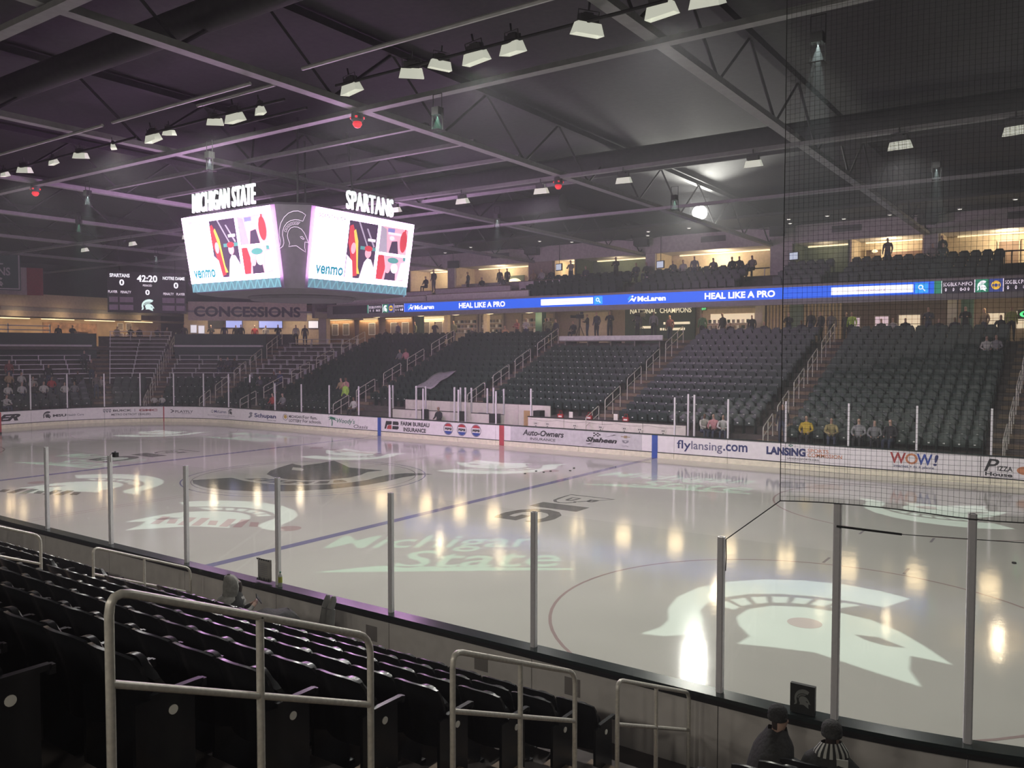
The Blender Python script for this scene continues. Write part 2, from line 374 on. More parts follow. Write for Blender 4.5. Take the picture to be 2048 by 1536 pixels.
ad('MICHIGAN', -16.32, -15.15, .75, .17, INK, .02); ad('LOTTERY', -16.32, -15.15, .50, .18, INK, .02); ad('For fun.', -15.05, -13.75, .76, .2, INK); ad('For schools.', -15.05, -13.38, .52, .19, INK)
adshape([[(.42, 0), (.52, 0), (.56, .35), (.5, .72), (1, .55), (.75, .8), (1, .85), (.6, .95), (.35, 1), (0, .85), (.3, .86), (.1, .6), (.4, .75), (.46, .35)]], -12.85, .8, .36, GRNI, .55)
ad("Woody's", -12.05, -10.55, .66, .36, GRNI, .01, .25); ad('Oasis', -10.65, -9.5, .43, .2, INK, .0, .2)
FBR = [[(.1, 0), (.42, 0), (.5, 1), (.18, 1)], [(.55, 0), (.92, 0), (1, .2), (.98, .42), (.57, .42)], [(.58, .55), (.97, .55), (1, .75), (.95, 1), (.6, 1)]]
adshape(FBR[1:] + [[(.0, 0), (.12, 0), (.2, .5), (.5, .58), (.52, 1), (.12, 1)]], -8.2, 1.1, .42, INK, .45); adshape([[(.17, 0), (.5, 0), (.5, .5), (.3, .5), (.22, .35)]], -8.2, 1.1, .42, REDI, .45)
ad('FARM BUREAU', -6.95, -4.85, .78, .23, INK, .035); ad('INSURANCE', -6.75, -5.1, .46, .23, INK, .035)
for s0 in (-3.86, -2.93, -1.98):
    adshape([disc(.5, .5, .5, n=28), disc(.5, .5, .44, n=28)], s0, .66, .33, GREY, .66)
    adshape([disc(.5, .5, .43, n=14, a0=.5, a1=pi - .5)], s0, .66, .33, mat('cola_red', (.5, .04, .06), .4), .66); adshape([disc(.5, .5, .43, n=14, a0=pi + .42, a1=2 * pi - .42)], s0, .66, .33, BLUI, .66)
    ad('PEPSI', s0 + .1, s0 + .56, .66, .14, INK, .06)
ad('Auto-Owners', 1.3, 3.72, .76, .30, INK, .03, .25); ad('INSURANCE', 1.75, 3.24, .46, .13, INK, .01)
ad('Shaheen', 4.95, 6.62, .63, .24, INK, .05, .3); adshape([[(0, 0), (1, .9), (.75, .95), (.7, .8)], ], 6.0, .6, .78, INK, .16); adshape([[(0, .2), (1, 0), (.3, .25), (1, 1)]], 4.95, .6, .36, INK, .18)
for i in range(4):
    for j in range(3):
        if (i + j) % 2 == 0: adshape([rect(0, 0, 1, 1)], 5.35 + .1 * i, .1, .79 + .06 * j, INK, .06)
adshape([[(0, .35), (.3, .35), (.35, 0), (.65, 0), (.65, .35), (1, .35), (1, .65), (.7, .65), (.65, 1), (.35, 1), (.35, .65), (0, .65)]], 6.82, .48, .80, mat('bronze_ink', (.35, .27, .15), .4), .12); adshape([[(0, 1), (1, 1), (.9, .3), (.5, 0), (.1, .3)], [(.3, .8), (.7, .8), (.5, .3)]], 6.88, .36, .55, GREY, .15); ad('Cadillac', 6.88, 7.22, .44, .07, GREY)
ad('fly', 9.62, 10.28, .64, .50, NAVY, .01); ad('lansing', 10.3, 11.72, .64, .48, mat('slate_ink', (.16, .16, .26), .5)); ad('.com', 11.76, 12.83, .69, .30, NAVY, .02)
ad('LANSiNG', 13.64, 15.25, .70, .34, NAVY, .05); ad('SPORTS', 15.33, 16.15, .80, .15, ORI, .01); ad('COMMISSION', 15.33, 16.67, .62, .15, ORI, .01); ad('LANSINGSPORTS.ORG', 14.5, 15.78, .43, .07, INK)
adshape([[(.5, 0), (1, .5), (.5, 1), (0, .5)], [(.5, .25), (.75, .5), (.5, .75), (.25, .5)]], 14.53, .22, .91, GRNI, .11)
for t, a, b, m in (('W', 18.44, 19.0, REDI), ('O', 18.98, 19.42, ORI), ('W', 19.38, 19.92, BLUI), ('!', 19.95, 20.12, NAVY)): ad(t, a, b, .75, .42, m, .02, .12 if t == '!' else 0)
ad('internet + tv + phone', 18.58, 19.98, .44, .13, NAVY)
psweep([(-.006, .29), (-.006, 1.02), (.0, 1.02), (.0, .29)], 21.5, 21.52).obj('advert_border', BLACK, far_b)
ad('P', 21.62, 22.1, .72, .46, INK, .01, .3); ad('IZZA', 22.05, 22.52, .62, .18, INK, .02); ad('House', 21.66, 22.52, .40, .14, INK, .03); adshape([disc(.5, .5, .5), ], 22.65, .5, .45, ORI, .3)
# ---- terraces
NR, RD, D0 = 15, .80, 1.05
Z0F, RISE, Z0N = .80, .325, .50
def prof(z0, i0, i1, dmax):
    P = [(D0 + RD * i0, -.05)]
    for i in range(i0, i1): P += [(D0 + RD * i, z0 + RISE * i), (D0 + RD * (i + 1), z0 + RISE * i)]
    P += [(dmax, z0 + RISE * (i1 - 1)), (dmax, -.05)]
    return P
CONCZ = Z0F + RISE * NR - .2
tf = psweep(prof(Z0F, 0, NR, D0 + RD * NR), 1.0, 33).obj('floor_far_terrace', CONC); struct(tf, 'dark concrete terrace steps under the far side seats', 'stand')
t2 = psweep(prof(Z0F, 2, NR, D0 + RD * NR), -9.3, 1.0).obj('floor_far_terrace', CONC); struct(t2, 'dark concrete terrace steps behind the scorer boxes', 'stand')
t3 = psweep(prof(Z0F, 0, NR, D0 + RD * NR), -25.2, -9.3).obj('floor_far_terrace', CONC); struct(t3, 'dark concrete terrace steps at the far left seats', 'stand')
t4 = psweep(prof(Z0F, 0, 11, D0 + RD * 11), -28.8, -25.2).obj('floor_corner_terrace', CONC); struct(t4, 'concrete terrace steps below the concession stand', 'stand')
t5 = psweep(prof(Z0F, 0, 17, D0 + RD * 17), -31.2, -28.8).obj('floor_corner_terrace', CONC); struct(t5, 'concrete terrace steps of the corner bleachers', 'stand')
t6 = psweep(prof(Z0F, 0, 11, D0 + RD * 11), -45, -31.2).obj('floor_end_terrace', CONC); struct(t6, 'concrete terrace steps behind the far left end', 'stand')
tn = psweep(prof(Z0N, 0, 12, D0 + RD * 12), -6, 36, True).obj('floor_near_terrace', CONC); struct(tn, 'dark concrete terrace steps under the near seats', 'stand')
mb = psweep([(.12, -.05), (.12, .18), (D0, .18), (D0, -.05)], -6, 36, True); struct(mb.obj('floor_near_walkway', CONC), 'narrow concrete walkway behind the near boards', 'walkway')
mb = psweep([(.12, -.05), (.12, .45), (D0 + 1.6, .45), (D0 + 1.6, -.05)], -9.3, 10); struct(mb.obj('floor_bench_platform', CONC), 'low platform for benches and scorer boxes', 'platform')
# steps in the aisles
FAR_AISLES = [22.15, 13.3, 4.6, -4.2, -13.0, -21.9]; COR_AISLES = [-25.2, -28.8, -31.2]
NEAR_AISLES = [12.1, 21.2]
_st = MB().box((0, 0, RISE / 4), (1.15, RD / 2, RISE / 2)).mesh('step'); _st.materials.append(CONCW)
def steps(s, parent, z0, near, i0, n):
    for i in range(i0, n):
        q = (NB if near else B)(s, D0 + RD * (i + .75), z0 + RISE * i); a = face_in(s)
        link('step', _st, parent, q, -a - pi if near else a)
for s in FAR_AISLES: steps(s, tf if s > 1 else (t2 if s > -9 else t3), Z0F, False, 2 if -9.3 < s < 1 else 0, NR)
steps(-25.3, t3, Z0F, False, 0, NR - 1); steps(-28.8, t5, Z0F, False, 0, NR - 1); steps(-31.2, t5, Z0F, False, 0, NR - 1)
for s in NEAR_AISLES: steps(s, tn, Z0N, True, 0, 11)
# ------------------------------------------------------------------ roof
ZC = 11.2
mb = MB(); mb.box((-8, 0, 13.45), (110, 100, .3)); struct(mb.obj('ceiling', ROOFM), 'black painted roof deck high above the rink', 'ceiling')
def beam_thing(name, label, bar, m=TRUSS): return struct(bar.obj(name, m), label, 'roof beam')
TRX = [25.8, 17.2, 8.62, .05, -8.6, -17.2, -25.8, -34.4]
tw = 'above the near right corner|right of the bright lamp|over the near blue line|over centre ice behind the video cube|left of the video cube|over the far blue line|over the far goal line|over the far end stands'.split('|')
for k, x in enumerate(TRX):
    t = thing('roof_truss', f'grey steel roof truss spanning the rink {tw[k]}', 'truss', (x, 0, 0)); t['kind'] = 'structure'
    MB().box((0, 0, ZC + .1), (.30, 62, .16)).obj('bottom_chord', TRUSS, t)
    MB().box((0, 0, 13.1), (.26, 62, .2)).obj('top_chord', ROOFM, t)
    for j in range(-14, 14):
        y0, y1 = j * 2.2, (j + 1) * 2.2
        if abs(y0) > 30: continue
        a, b = ((y0, ZC + .15), (y1, 13.05)) if j % 2 else ((y0, 13.05), (y1, ZC + .15))
        MB().tube([(0, a[0], a[1]), (0, b[0], b[1])], .045, 4).obj('web_member', ROOFM, t)
for k, (y, wd, lab) in enumerate(((-13.7, .26, 'above the near boards'), (-5.75, .24, 'over the near dots'), (4.4, .2, 'behind the video cube'), (12.6, .2, 'above the far boards'))):
    struct(MB().box((-8, y, ZC - .03), (90, wd, .12)).obj('roof_brace', TRUSS), f'long grey roof brace running lengthwise {lab}', 'roof beam')
for k, (x0, x1, y) in enumerate(((-8.6, 8.6, -2.9), (-8.6, 8.6, -.6), (-8.6, 8.6, 1.9), (-17, 8.6, 6.6), (-26, .0, 9.2), (-26, -8.6, 15), (-34, -8, 19))):
    struct(MB().box(((x0 + x1) / 2, y, ZC + .25), (x1 - x0, .14, .12)).obj('roof_purlin', TRUSS), f'thin grey roof purlin, {ORD[k+1]} row behind the long near brace', 'roof beam')
# round and square ducts and catwalk pieces in the dark
for k, (x, y, z, l, r) in enumerate(((8, -10.3, 12.2, 34, .35), (10, 8, 12.3, 40, .5), (-12, 14, 12.2, 30, .45))):
    struct(MB().tube([(x - l / 2, y, z), (x + l / 2, y, z)], r, 14).obj('air_duct', ROOFM, smooth=True), ('dark round air duct above the near lights', 'dark round air duct over the far half of the ice', 'dark round air duct over the far stands')[k], 'duct')
PINKT = mat('conduit_grey', (.45, .45, .45), .5)
for k, (x0, x1, y, z, lab) in enumerate(((10.2, 18.5, -9.0, 11.1, 'over the right half of the near lamp row'), (2.5, 8.4, -9.0, 11.1, 'over the left half of the near lamp row'), (5.2, 8.3, -8.2, 11.3, 'behind the near lamp row'), (-9, 2, -9, 11.1, 'over the far left lamps'))):
    struct(MB().tube([(x0, y, z), (x1, y, z)], .045, 6).obj('conduit_pipe', PINKT), f'thin pale conduit pipe {lab}', 'pipe')
    struct(MB().tube([(x0, y + 1.0, 10.98), (x1, y + 1.0, 10.98)], .035, 6).obj('lighting_bar', ROOFM), f'dark lighting bar carrying lamps {lab}', 'pipe')
# ------------------------------------------------------------------ sports light fixtures
LENS = mat('fixture_reflector_cream', (.80, .80, .72), .5, emit=.50, ecol=(.80, .82, .68), var=.02)
PROJ = mat('projector_black', (.012, .012, .012), .8)
HOUSE = mat('fixture_housing_dark', (.05, .05, .052), .5)
def lamp_data(name, power, col, size, cone, blend):
    l = bpy.data.lights.new(name, 'SPOT'); l.energy = power; l.color = col; l.shadow_soft_size = size; l.spot_size = radians(cone); l.spot_blend = blend; return l
HOUSE_L = lamp_data('house_lamp', FIX_W, (1.0, .98, .93), .25, 166, .6)
def fixture_meshes(grid):
    sk = MB(); n = 4                                   # flared reflector skirt, open at the bottom
    a, b, h = .27, .13, .20
    top = [(-a * .82, -b * .6, 0), (a * .82, -b * .6, 0), (a * .82, b * .6, 0), (-a * .82, b * .6, 0)]; bot = [(-a, -b, -h), (a, -b, -h), (a, b, -h), (-a, b, -h)]
    sk.add(top + bot, [(0, 1, 5, 4), (1, 2, 6, 5), (2, 3, 7, 6), (3, 0, 4, 7)])
    hd = MB().box((0, .02, .07), (.34, .14, .13)); hd.box((0, .02, .15), (.16, .1, .04))
    yk = MB().tube([(-.20, 0, .02), (-.20, 0, .2), (.20, 0, .2), (.20, 0, .02)], .012, 5); yk.tube([(0, 0, .2), (0, 0, .34)], .02, 5)
    g = MB()
    if grid:
        for i in range(-2, 3): g.box((i * .09, -b - .004, -h * .5), (.006, .006, h))
        for j in range(3): g.box((0, -b - .004, -.03 - j * .07), (.52, .006, .006))
    return sk.mesh('reflector_skirt'), hd.mesh('lamp_housing'), yk.mesh('yoke'), g.mesh('wire_guard') if grid else None
FM = {False: fixture_meshes(False), True: fixture_meshes(True)}
for q in FM.values():
    q[0].materials.append(LENS); q[1].materials.append(HOUSE); q[2].materials.append(HOUSE)
    if q[3]: q[3].materials.append(HOUSE)
def fixture(x, y, z, label, tilt=(0, 0, 0), sc=1., grid=False, group='sports lights under the roof', light=True, power=1.):
    t = thing('sports_light', label, 'light fixture', (x, y, z), 0, group); t.rotation_euler = tilt; t.scale = (sc, sc, sc)
    sk, hd, yk, g = FM[grid]
    link('reflector_skirt', sk, t); link('lamp_housing', hd, t); link('yoke', yk, t)
    if g: link('wire_guard', g, t)
    if light:
        o = bpy.data.objects.new('lamp', HOUSE_L if power == 1 else lamp_data('flood_lamp', FIX_W * power, (1, .97, .9), .12, 100, .8)); COL.objects.link(o); o.parent = t; o.location = (0, 0, -.36)
    return t
N1 = [(-6.18, 0, .9), (-4.79, .3, 1.2), (-2.9, 0, .9), (-1.21, .4, 1.1), (.63, -.6, .8), (2.66, 0, 1.25), (3.48, .2, .9), (5.54, .9, 1.05), (6.35, 0, 1.35), (7.37, -.5, 1.1), (10.59, -.1, 1.3), (12.46, .7, 1.3), (13.28, 1.0, 1.15), (14.19, 0, 1.35), (15.12, -.3, 1.35), (16.85, 1.0, 1.4), (18.32, 0, 1.35), (19.17, -.1, 1.4)]
for k, (x, rz, sc) in enumerate(N1):
    hot = k in (7, 11, 17); sc *= .78
    fixture(x, -7.92, 10.98, f'cream-skirted sports light, {ORD[k+1]} from the left in the near overhead row', (radians(10 if not hot else 24), radians(6 * math.sin(k * 2.3)), rz), sc, light=k % 3 == 1, power=1)
N3 = [(4.2, 0), (7.9, 0), (11.3, 0), (15.85, 0), (20.1, 1), (22.95, 1), (27, 1), (.6, 0), (-4, 0), (-9, 0), (-14, 0), (-19, 0), (-24, 0)]
for k, (x, g) in enumerate(N3):
    fixture(x, 4.35, 10.85, (f'cream sports light, {ORD[k+1]} from the video cube in the far overhead row' if k < 6 else f'sports light above the video cube, {ORD[k-5]} along the far overhead row'), (radians(12), 0, .15 * math.sin(k)), 1.0 if not g else 1.15, bool(g), light=k % 3 == 1)
for k, x in enumerate((-12, -17, -22, 22.5, 26)):
    fixture(x, -7.92, 10.98, f'cream sports light past the ends of the near overhead row, {ORD[k+1]} one', (radians(8), 0, 0), 1.1, light=k % 2 == 0)
# ------------------------------------------------------------------ pattern projectors: stencil plates throw helmets and lettering on the ice
GD = .34
def projector(label, loops, col, cx, cyy, rad, power, hz=10.3):
    t = thing('pattern_projector', label, 'projector', (cx, cyy, hz), 0, 'pattern projectors under the roof')
    k = GD / hz; S = rad * k * 1.12
    pl = [[((x - cx) * k, (y - cyy) * k) for x, y in L] for L in loops]
    V, F = fill([rect(-S, -S, S, S)] + pl)
    place2d('stencil_plate', (V, F), PROJ, lambda x, y: (x, y, -GD), t)
    for sx in (-1, 1): MB().box((sx * S * .97, 0, -GD / 2 + .02), (.012, .02, GD + .04)).obj('plate_arm', PROJ, t)
    MB().box((0, 0, .10), (.2, .2, .18)).obj('lamp_housing', PROJ, t); MB().tube([(-.13, 0, -.1), (-.13, 0, .5), (.13, 0, .5), (.13, 0, -.1)], .012, 5).obj('yoke', PROJ, t)
    l = lamp_data('pattern_lamp', power, col, .0014, 2 * math.degrees(math.atan(rad * 1.02 / hz)), .02); o = bpy.data.objects.new('lamp', l); COL.objects.link(o); o.parent = t
    return t
def helm_at(org, u, v): return [[(org[0] + u[0] * a + v[0] * b, org[1] + u[1] * a + v[1] * b) for a, b in L] for L in HELMET]
GW = (.80, 1.0, .92)
for k, (org, u, v, lab) in enumerate((
        ((18.6, -9.35), (4.8, .75), (-1.0, 4.5), 'near right corner'), ((7.3, -7.3), (-4.3, -2.4), (-2.4, 3.3), 'near centre of the ice'), ((-1.2, -6.3), (-4.3, -2.4), (-2.4, 3.4), 'near left of the ice'),
        ((-1.7, 8.0), (-4.4, -.7), (.75, -3.3), 'far blue line'), ((6.4, 9.2), (-4.6, -1.7), (.85, -3.5), 'far side right of centre'), ((18.4, 7.6), (4.2, .6), (.9, -3.4), 'far right corner'), ((-18.3, 9.0), (-4.0, -1.6), (.95, -3.3), 'far left goal'))):
    L = helm_at(org, u, v); xs = [p[0] for q in L for p in q]; ys = [p[1] for q in L for p in q]
    projector(f'dark stencil projector throwing a white helmet on the {lab}', L, GW, (min(xs) + max(xs)) / 2, (min(ys) + max(ys)) / 2, hypot(max(xs) - min(xs), max(ys) - min(ys)) / 2 + .1, GOBO_W)
GG = (.42, 1.0, .66)
def script(fx):
    out = []
    for t, r in (('Michigan', (0, .52, .95, 1.02)), ('State', (.30, .10, .98, .55))):
        V, F = text2d(t, .008, .4)
        out += [[fx(r[0] + (r[2] - r[0]) * u, r[1] + (r[3] - r[1]) * v) for u, v in L] for L in loops_of(V, F)]
    out.append([fx(*p) for p in ((0, 0), (.24, .15), (.99, .06), (1.0, .02))]); return out
for org, u, v, lab in (((10.9, -9.4), (4.6, 3.4), (-2.4, 2.6), 'near slot'), ((9.4, 4.4), (6.0, 1.5), (-.6, 3.4), 'far slot beside the blue line'), ((-13.6, -4.6), (5.2, 1.0), (-1, 3.3), 'left side'), ((-16.6, 6.6), (5.4, .3), (0, 3.0), 'far left side')):
    L = script(lambda a, b: (org[0] + u[0] * a + v[0] * b, org[1] + u[1] * a + v[1] * b)); xs = [p[0] for q in L for p in q]; ys = [p[1] for q in L for p in q]
    projector(f'dark stencil projector throwing pale green lettering on the {lab}', L, GG, (min(xs) + max(xs)) / 2, (min(ys) + max(ys)) / 2, hypot(max(xs) - min(xs), max(ys) - min(ys)) / 2 + .1, GOBO_W * .62)
# ------------------------------------------------------------------ sirens, follow spot
RED_E = mat('siren_red', (.5, .02, .02), .3, emit=.9, ecol=(.8, .03, .05))
for x, y, lab in ((8.62, -5.75, 'where two beams cross beside the video cube'), (8.62, 4.4, 'on the beam left of the bright lamp'), (-8.6, -5.75, 'at the far left beam crossing')):
    t = thing('warning_beacon', f'small dark beacon glowing red {lab}', 'beacon', (x, y, ZC))
    MB().lathe([(.07, 0), (.16, -.04), (.17, -.25), (.12, -.3)], 12).obj('beacon_body', HOUSE, t, True)
    MB().lathe([(.11, -.30), (.13, -.36), (.08, -.44), (.03, -.46)], 12).obj('red_lens', RED_E, t, True)
    for a in (.6, 2.2, 3.8): MB().box((.16 * cos(a + pi), .16 * sin(a + pi), -.2), (.06, .06, .05), a).obj('side_lens', RED_E, t)
LP = Vector((7.3, 21.0, 12.28)); dv = (Vector(CAM_P) - LP).normalized()
t = thing('follow_spot', 'glaring white round spotlight high above the far suites', 'spotlight', LP); t.rotation_mode = 'QUATERNION'; t.rotation_quaternion = dv.to_track_quat('Z', 'Y')
MB().lathe([(.18, -.8), (.30, -.7), (.34, -.1), (.42, .05), (.42, .07), (.40, .07), (.33, -.05)], 20).obj('lamp_barrel', HOUSE, t, True)
MB().lathe([(.36, -.02), (.36, .0)], 20).obj('lamp_lens', mat('spot_lens_hot', (1, 1, 1), .4, emit=60, ecol=(1, 1, .93)), t)
MB().tube([(-.48, 0, 0), (-.48, .8, 0), (.48, .8, 0), (.48, 0, 0)], .03, 6).obj('yoke', HOUSE, t)
MB().tube([(0, .8, 0), (0, 1.5, .1)], .03, 6).obj('hanger', HOUSE, t)
l = lamp_data('spot_lamp', SPOT_W, (1, .99, .9), .3, 72, 1.); o = bpy.data.objects.new('lamp', l); COL.objects.link(o); o.parent = t; o.location = (0, 0, .1); o.rotation_euler = (pi, 0, 0)
# ------------------------------------------------------------------ video cube over centre ice
SCREEN = mat('screen_white', (1, 1, 1), .4, emit=17.0, ecol=(1.0, .50, 1.06), var=0)
def em(key, c, k=1.): return mat(key, c, .5, emit=k, ecol=c, var=.05)
SBM = mat('cube_body', (.09, .075, .10), .6); STRIP = mat('strip_teal', (.10, .20, .26), .4, emit=.35, ecol=(.30, .55, .75))
STRIP2 = em('strip_teal_light', (.16, .34, .42), .8)
LET = em('lit_letter_white', (.80, .90, .85), .9); OUTL = em('outline_lavender', (.62, .50, .66), .75)
cube = thing('video_scoreboard', 'four-sided video scoreboard hanging over centre ice with glowing white screens', 'scoreboard', (-.058, -.083, 0))
AT, AB, HWD, ZT, ZB = 3.48, 3.09, 2.455, 9.636, 7.29
c = 2.55; mb = MB(); 
def octo(a, h, z): return [(a, -h, z), (a, h, z), (h, a, z), (-h, a, z), (-a, h, z), (-a, -h, z), (-h, -a, z), (h, -a, z)]
R8 = octo(AB - .75, 2.0, 6.86) + octo(AB - .17, 2.46, 6.95) + octo(AT - .12, 2.52, ZT + .05) + octo(AT - .3, 2.4, ZT + .16)
mb.add(R8, [(k * 8 + i, k * 8 + (i + 1) % 8, k * 8 + 8 + (i + 1) % 8, k * 8 + 8 + i) for k in range(3) for i in range(8)] + [tuple(range(8))[::-1], tuple(range(24, 32))]); mb.obj('cube_body', SBM, cube)
for a in (0, 1, 2, 3):
    MB().tube([(2 * cos(a * pi / 2 + .78), 2 * sin(a * pi / 2 + .78), 9.9), (1.7 * cos(a * pi / 2 + .78), 1.7 * sin(a * pi / 2 + .78), 13.2)], .04, 6).obj('hanger_cable', HOUSE, cube)
def face(side):
    a = {'R': 0, 'L': -pi / 2, 'B': pi / 2, 'F': pi}[side]
    def fn(u, v, off=0.):                     # u,v in 0..1 across the screen, reading left to right from outside
        z = ZB + (ZT - ZB) * v; A = AB + (AT - AB) * v + .02 + off
        return rotz((A, -HWD + 2 * HWD * u, z), a)
    return fn
PIC = dict(dark=em('picture_dark', (.10, .055, .13), .5), red=em('picture_red', (.62, .05, .08), 1), yel=em('picture_yellow', (.80, .62, .12), 1), pink=em('picture_pink', (.85, .42, .55), 1), pale=em('picture_pale', (.88, .80, .90), 1), blue=em('picture_blue', (.25, .22, .55), 1), teal=em('picture_teal', (.10, .30, .32), 1), gry=em('picture_grey', (.42, .34, .46), 1))
def picture(fn, parent, x0, y0, x1, y1, shapes, base):
    f2 = lambda off: (lambda u, v: fn(x0 + (x1 - x0) * u, y0 + (y1 - y0) * v, off))
    p = place2d('screen_picture', fill([rect(0, 0, 1, 1)]), PIC[base], f2(.012), parent)
    for k, (m, L) in enumerate(shapes): place2d('picture_shape', fill([L]), PIC[m], f2(.016 + .003 * k), p)
for side in 'RLBF':
    fn = face(side)
    scr = place2d('screen', fill([rect(0, 0, 1, 1)]), SCREEN, lambda u, v: fn(u, v), cube)
    st = place2d('led_strip', fill([rect(0, -.135, 1, 0)]), STRIP, lambda u, v: fn(u, v, -.0), cube)
    if side in 'BF': continue
    for k in range(14):
        u0 = k / 14; place2d('chevron', fill([[(u0, -.13), (u0 + .015, -.13), (u0 + .045, -.02), (u0 + .06, -.13), (u0 + .075, -.13), (u0 + .055, -.004), (u0 + .035, -.004)]]), STRIP2, lambda u, v: fn(u, v, .006), st)
    def put(t, x0, y0, x1, y1, m, bold=0.): place2d('screen_lettering', text2d(t, bold), m, lambda u, v: fn(x0 + (x1 - x0) * u, y0 + (y1 - y0) * v, .012), scr)
    put('SCAN THE QR', .03, .86, .29, .925, PIC['dark'], .03); put('venmo', .05, .07, .31, .20, em('teal_letter', (.02, .26, .36), .9), .04)
    picture(fn, scr, .32, .06, .61, .90, [('gry', [(.3, 1), (.36, 1), (.75, .55), (.7, .55)]), ('gry', [(.6, .9), (.66, .9), (.95, .6), (.9, .58)]), ('teal', rect(.45, .52, 1, .58)), ('pale', rect(.68, .68, .95, .73)), ('pale', [(.5, 0), (.62, .3), (.72, .38), (.86, .36), (1, .2), (1, 0)]), ('pink', disc(.73, .47, .11, .09)), ('red', disc(.73, .55, .14, .05)), ('red', [(.02, .9), (.12, .93), (.25, .75), (.32, .4), (.42, .05), (.25, .02), (.1, .45), (.02, .6)]), ('yel', [(.16, .82), (.22, .86), (.34, .66), (.42, .2), (.5, .08), (.40, .08), (.30, .5), (.2, .72)]), ('pink', disc(.2, .52, .08, .1)), ('pale', [(0, 0), (.28, 0), (.2, .3), (0, .4)])], 'dark')
    picture(fn, scr, .64, .50, .94, .90, [('blue', rect(.25, .8, .5, .95)), ('gry', [(0, 0), (.3, 0), (.2, .9), (0, 1)]), ('pale', rect(.28, .72, .75, .8)), ('red', disc(.85, .5, .13, .42)), ('dark', [(.35, 0), (.7, 0), (.62, .5), (.42, .45)]), ('pale', disc(.42, .58, .08)), ('pink', disc(.6, .56, .07)), ('red', rect(.85, .85, .9, 1))], 'pink')
    picture(fn, scr, .64, .08, .94, .46, [('red', [(0, 0), (.22, 0), (.3, .5), (.2, 1), (0, 1)]), ('dark', [(.3, 0), (.7, 0), (.66, .5), (.34, .5)]), ('teal', disc(.55, .82, .2, .12)), ('pale', disc(.62, .5, .13, .2)), ('pink', disc(.38, .5, .1, .22)), ('pale', [(.75, 0), (1, .1), (1, .8), (.85, .75)]), ('teal', rect(.9, .85, 1, 1))], 'pink')
def sign_letters(txt, side, u0, u1, z0, h):
    a = {'R': 0, 'L': -pi / 2}[side]
    V, F = text2d(txt, .006, 0., 1.06)
    mb = MB(); n = len(V)
    def P(u, v, o): return rotz((AT - .12 + o, -HWD + 2 * HWD * (u0 + (u1 - u0) * u), z0 + h * v), a)
    mb.add([P(u, v, 0) for u, v in V], F); mb.add([P(u, v, -.08) for u, v in V], [f[::-1] for f in F])
    for L in loops_of(V, F):
        k = len(L); mb.add([P(u, v, 0) for u, v in L] + [P(u, v, -.08) for u, v in L], [(i, (i + 1) % k, k + (i + 1) % k, k + i) for i in range(k)])
    mb.obj('sign_letters', LET, cube)
sign_letters('MICHIGAN STATE', 'L', .09, .80, 9.80, .70); sign_letters('SPARTANS', 'R', .32, .80, 9.80, .66)
# helmet outline on the bevelled corner towards the camera
cv = Vector((1, -1, 0)).normalized(); ch = Vector((1, 1, 0)).normalized()
def corner_fn(u, v, off=.0):
    z = 8.12 + 1.2 * v; A = AB - .12 + (AT - AB) * (z - 6.95) / (ZT - 6.95); h = 2.46 + .06 * (z - 6.95) / (ZT - 6.95)
    m = Vector(((A + h) / 2, -(A + h) / 2, 0)); q = m + ch * ((u - .5) * 1.0) + cv * (.03 + off); return (q.x, q.y, z)
for L in [CREST, FACE, EYE] + VENTS: place2d('helmet_outline', fill([L, inset(L, .016 if L not in VENTS else .012)]), OUTL, corner_fn, cube)
MB().lathe([(1.4, 6.72), (1.9, 6.74), (2.0, 6.84), (2.0, 6.87)], 24).obj('lower_ring', SBM, cube)
# ------------------------------------------------------------------ seats
def shell(xw, z0, z1, ya, yb, curve, th, round_from=.55, nu=9, nv=7, ymid=0., rnd=.3, drop=.075):
    f, b = [], []
    for j in range(nv):
        v = j / (nv - 1); k = max(0, (v - round_from) / (1 - round_from)); wv = 1 - rnd * k * k - .06 * (1 - v)
        for i in range(nu):
            u = -1 + 2 * i / (nu - 1); x = xw * wv * u; z = z0 + (z1 - z0) * v - drop * k * abs(u) ** 3
            y = ya + (yb - ya) * v + curve * u * u + ymid * sin(pi * v)
            f.append((x, y, z)); b.append((x, y - th, z))
    m = MB(); n = nu * nv; F = []
    for j in range(nv - 1):
        for i in range(nu - 1):
            a = j * nu + i; F += [(a, a + 1, a + nu + 1, a + nu), (n + a, n + a + nu, n + a + nu + 1, n + a + 1)]
    rim = [i for i in range(nu)] + [j * nu + nu - 1 for j in range(1, nv)] + [(nv - 1) * nu + i for i in range(nu - 2, -1, -1)] + [j * nu for j in range(nv - 2, 0, -1)]
    for k in range(len(rim)): a, c2 = rim[k], rim[(k + 1) % len(rim)]; F.append((c2, a, n + a, n + c2))
    m.add(f + b, F); return m
def seat_meshes(m):
    back = shell(.258, .34, .85, -.13, -.24, .06, .024, .78, ymid=.03, rnd=.07, drop=.035).mesh('backrest', True)
    pan = shell(.215, .36, .76, .06, -.03, -.02, .04, .7, ymid=.02).mesh('seat_pan', True)
    arm = MB(); arm.box((-.265, .03, .60), (.045, .30, .028)); arm.box((-.265, .185, .585), (.045, .03, .045)); am = arm.mesh('armrest')
    leg = MB(); leg.box((-.265, -.04, .30), (.03, .34, .58)); leg.box((-.265, .02, .015), (.06, .30, .03)); lm = leg.mesh('side_frame')
    pl = MB().box((0, .070, .47), (.07, .014, .05)).mesh('number_plate')
    for q in (back, pan, am, lm): q.materials.append(m)
    pl.materials.append(PLATEM); return back, pan, am, lm, pl
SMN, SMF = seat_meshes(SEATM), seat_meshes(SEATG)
_tg = MB().lathe([(.026, -.003), (.026, .003)], 14).mesh('row_tag'); _tg.materials.append(mat('row_tag_cream', (.85, .84, .76), .5))
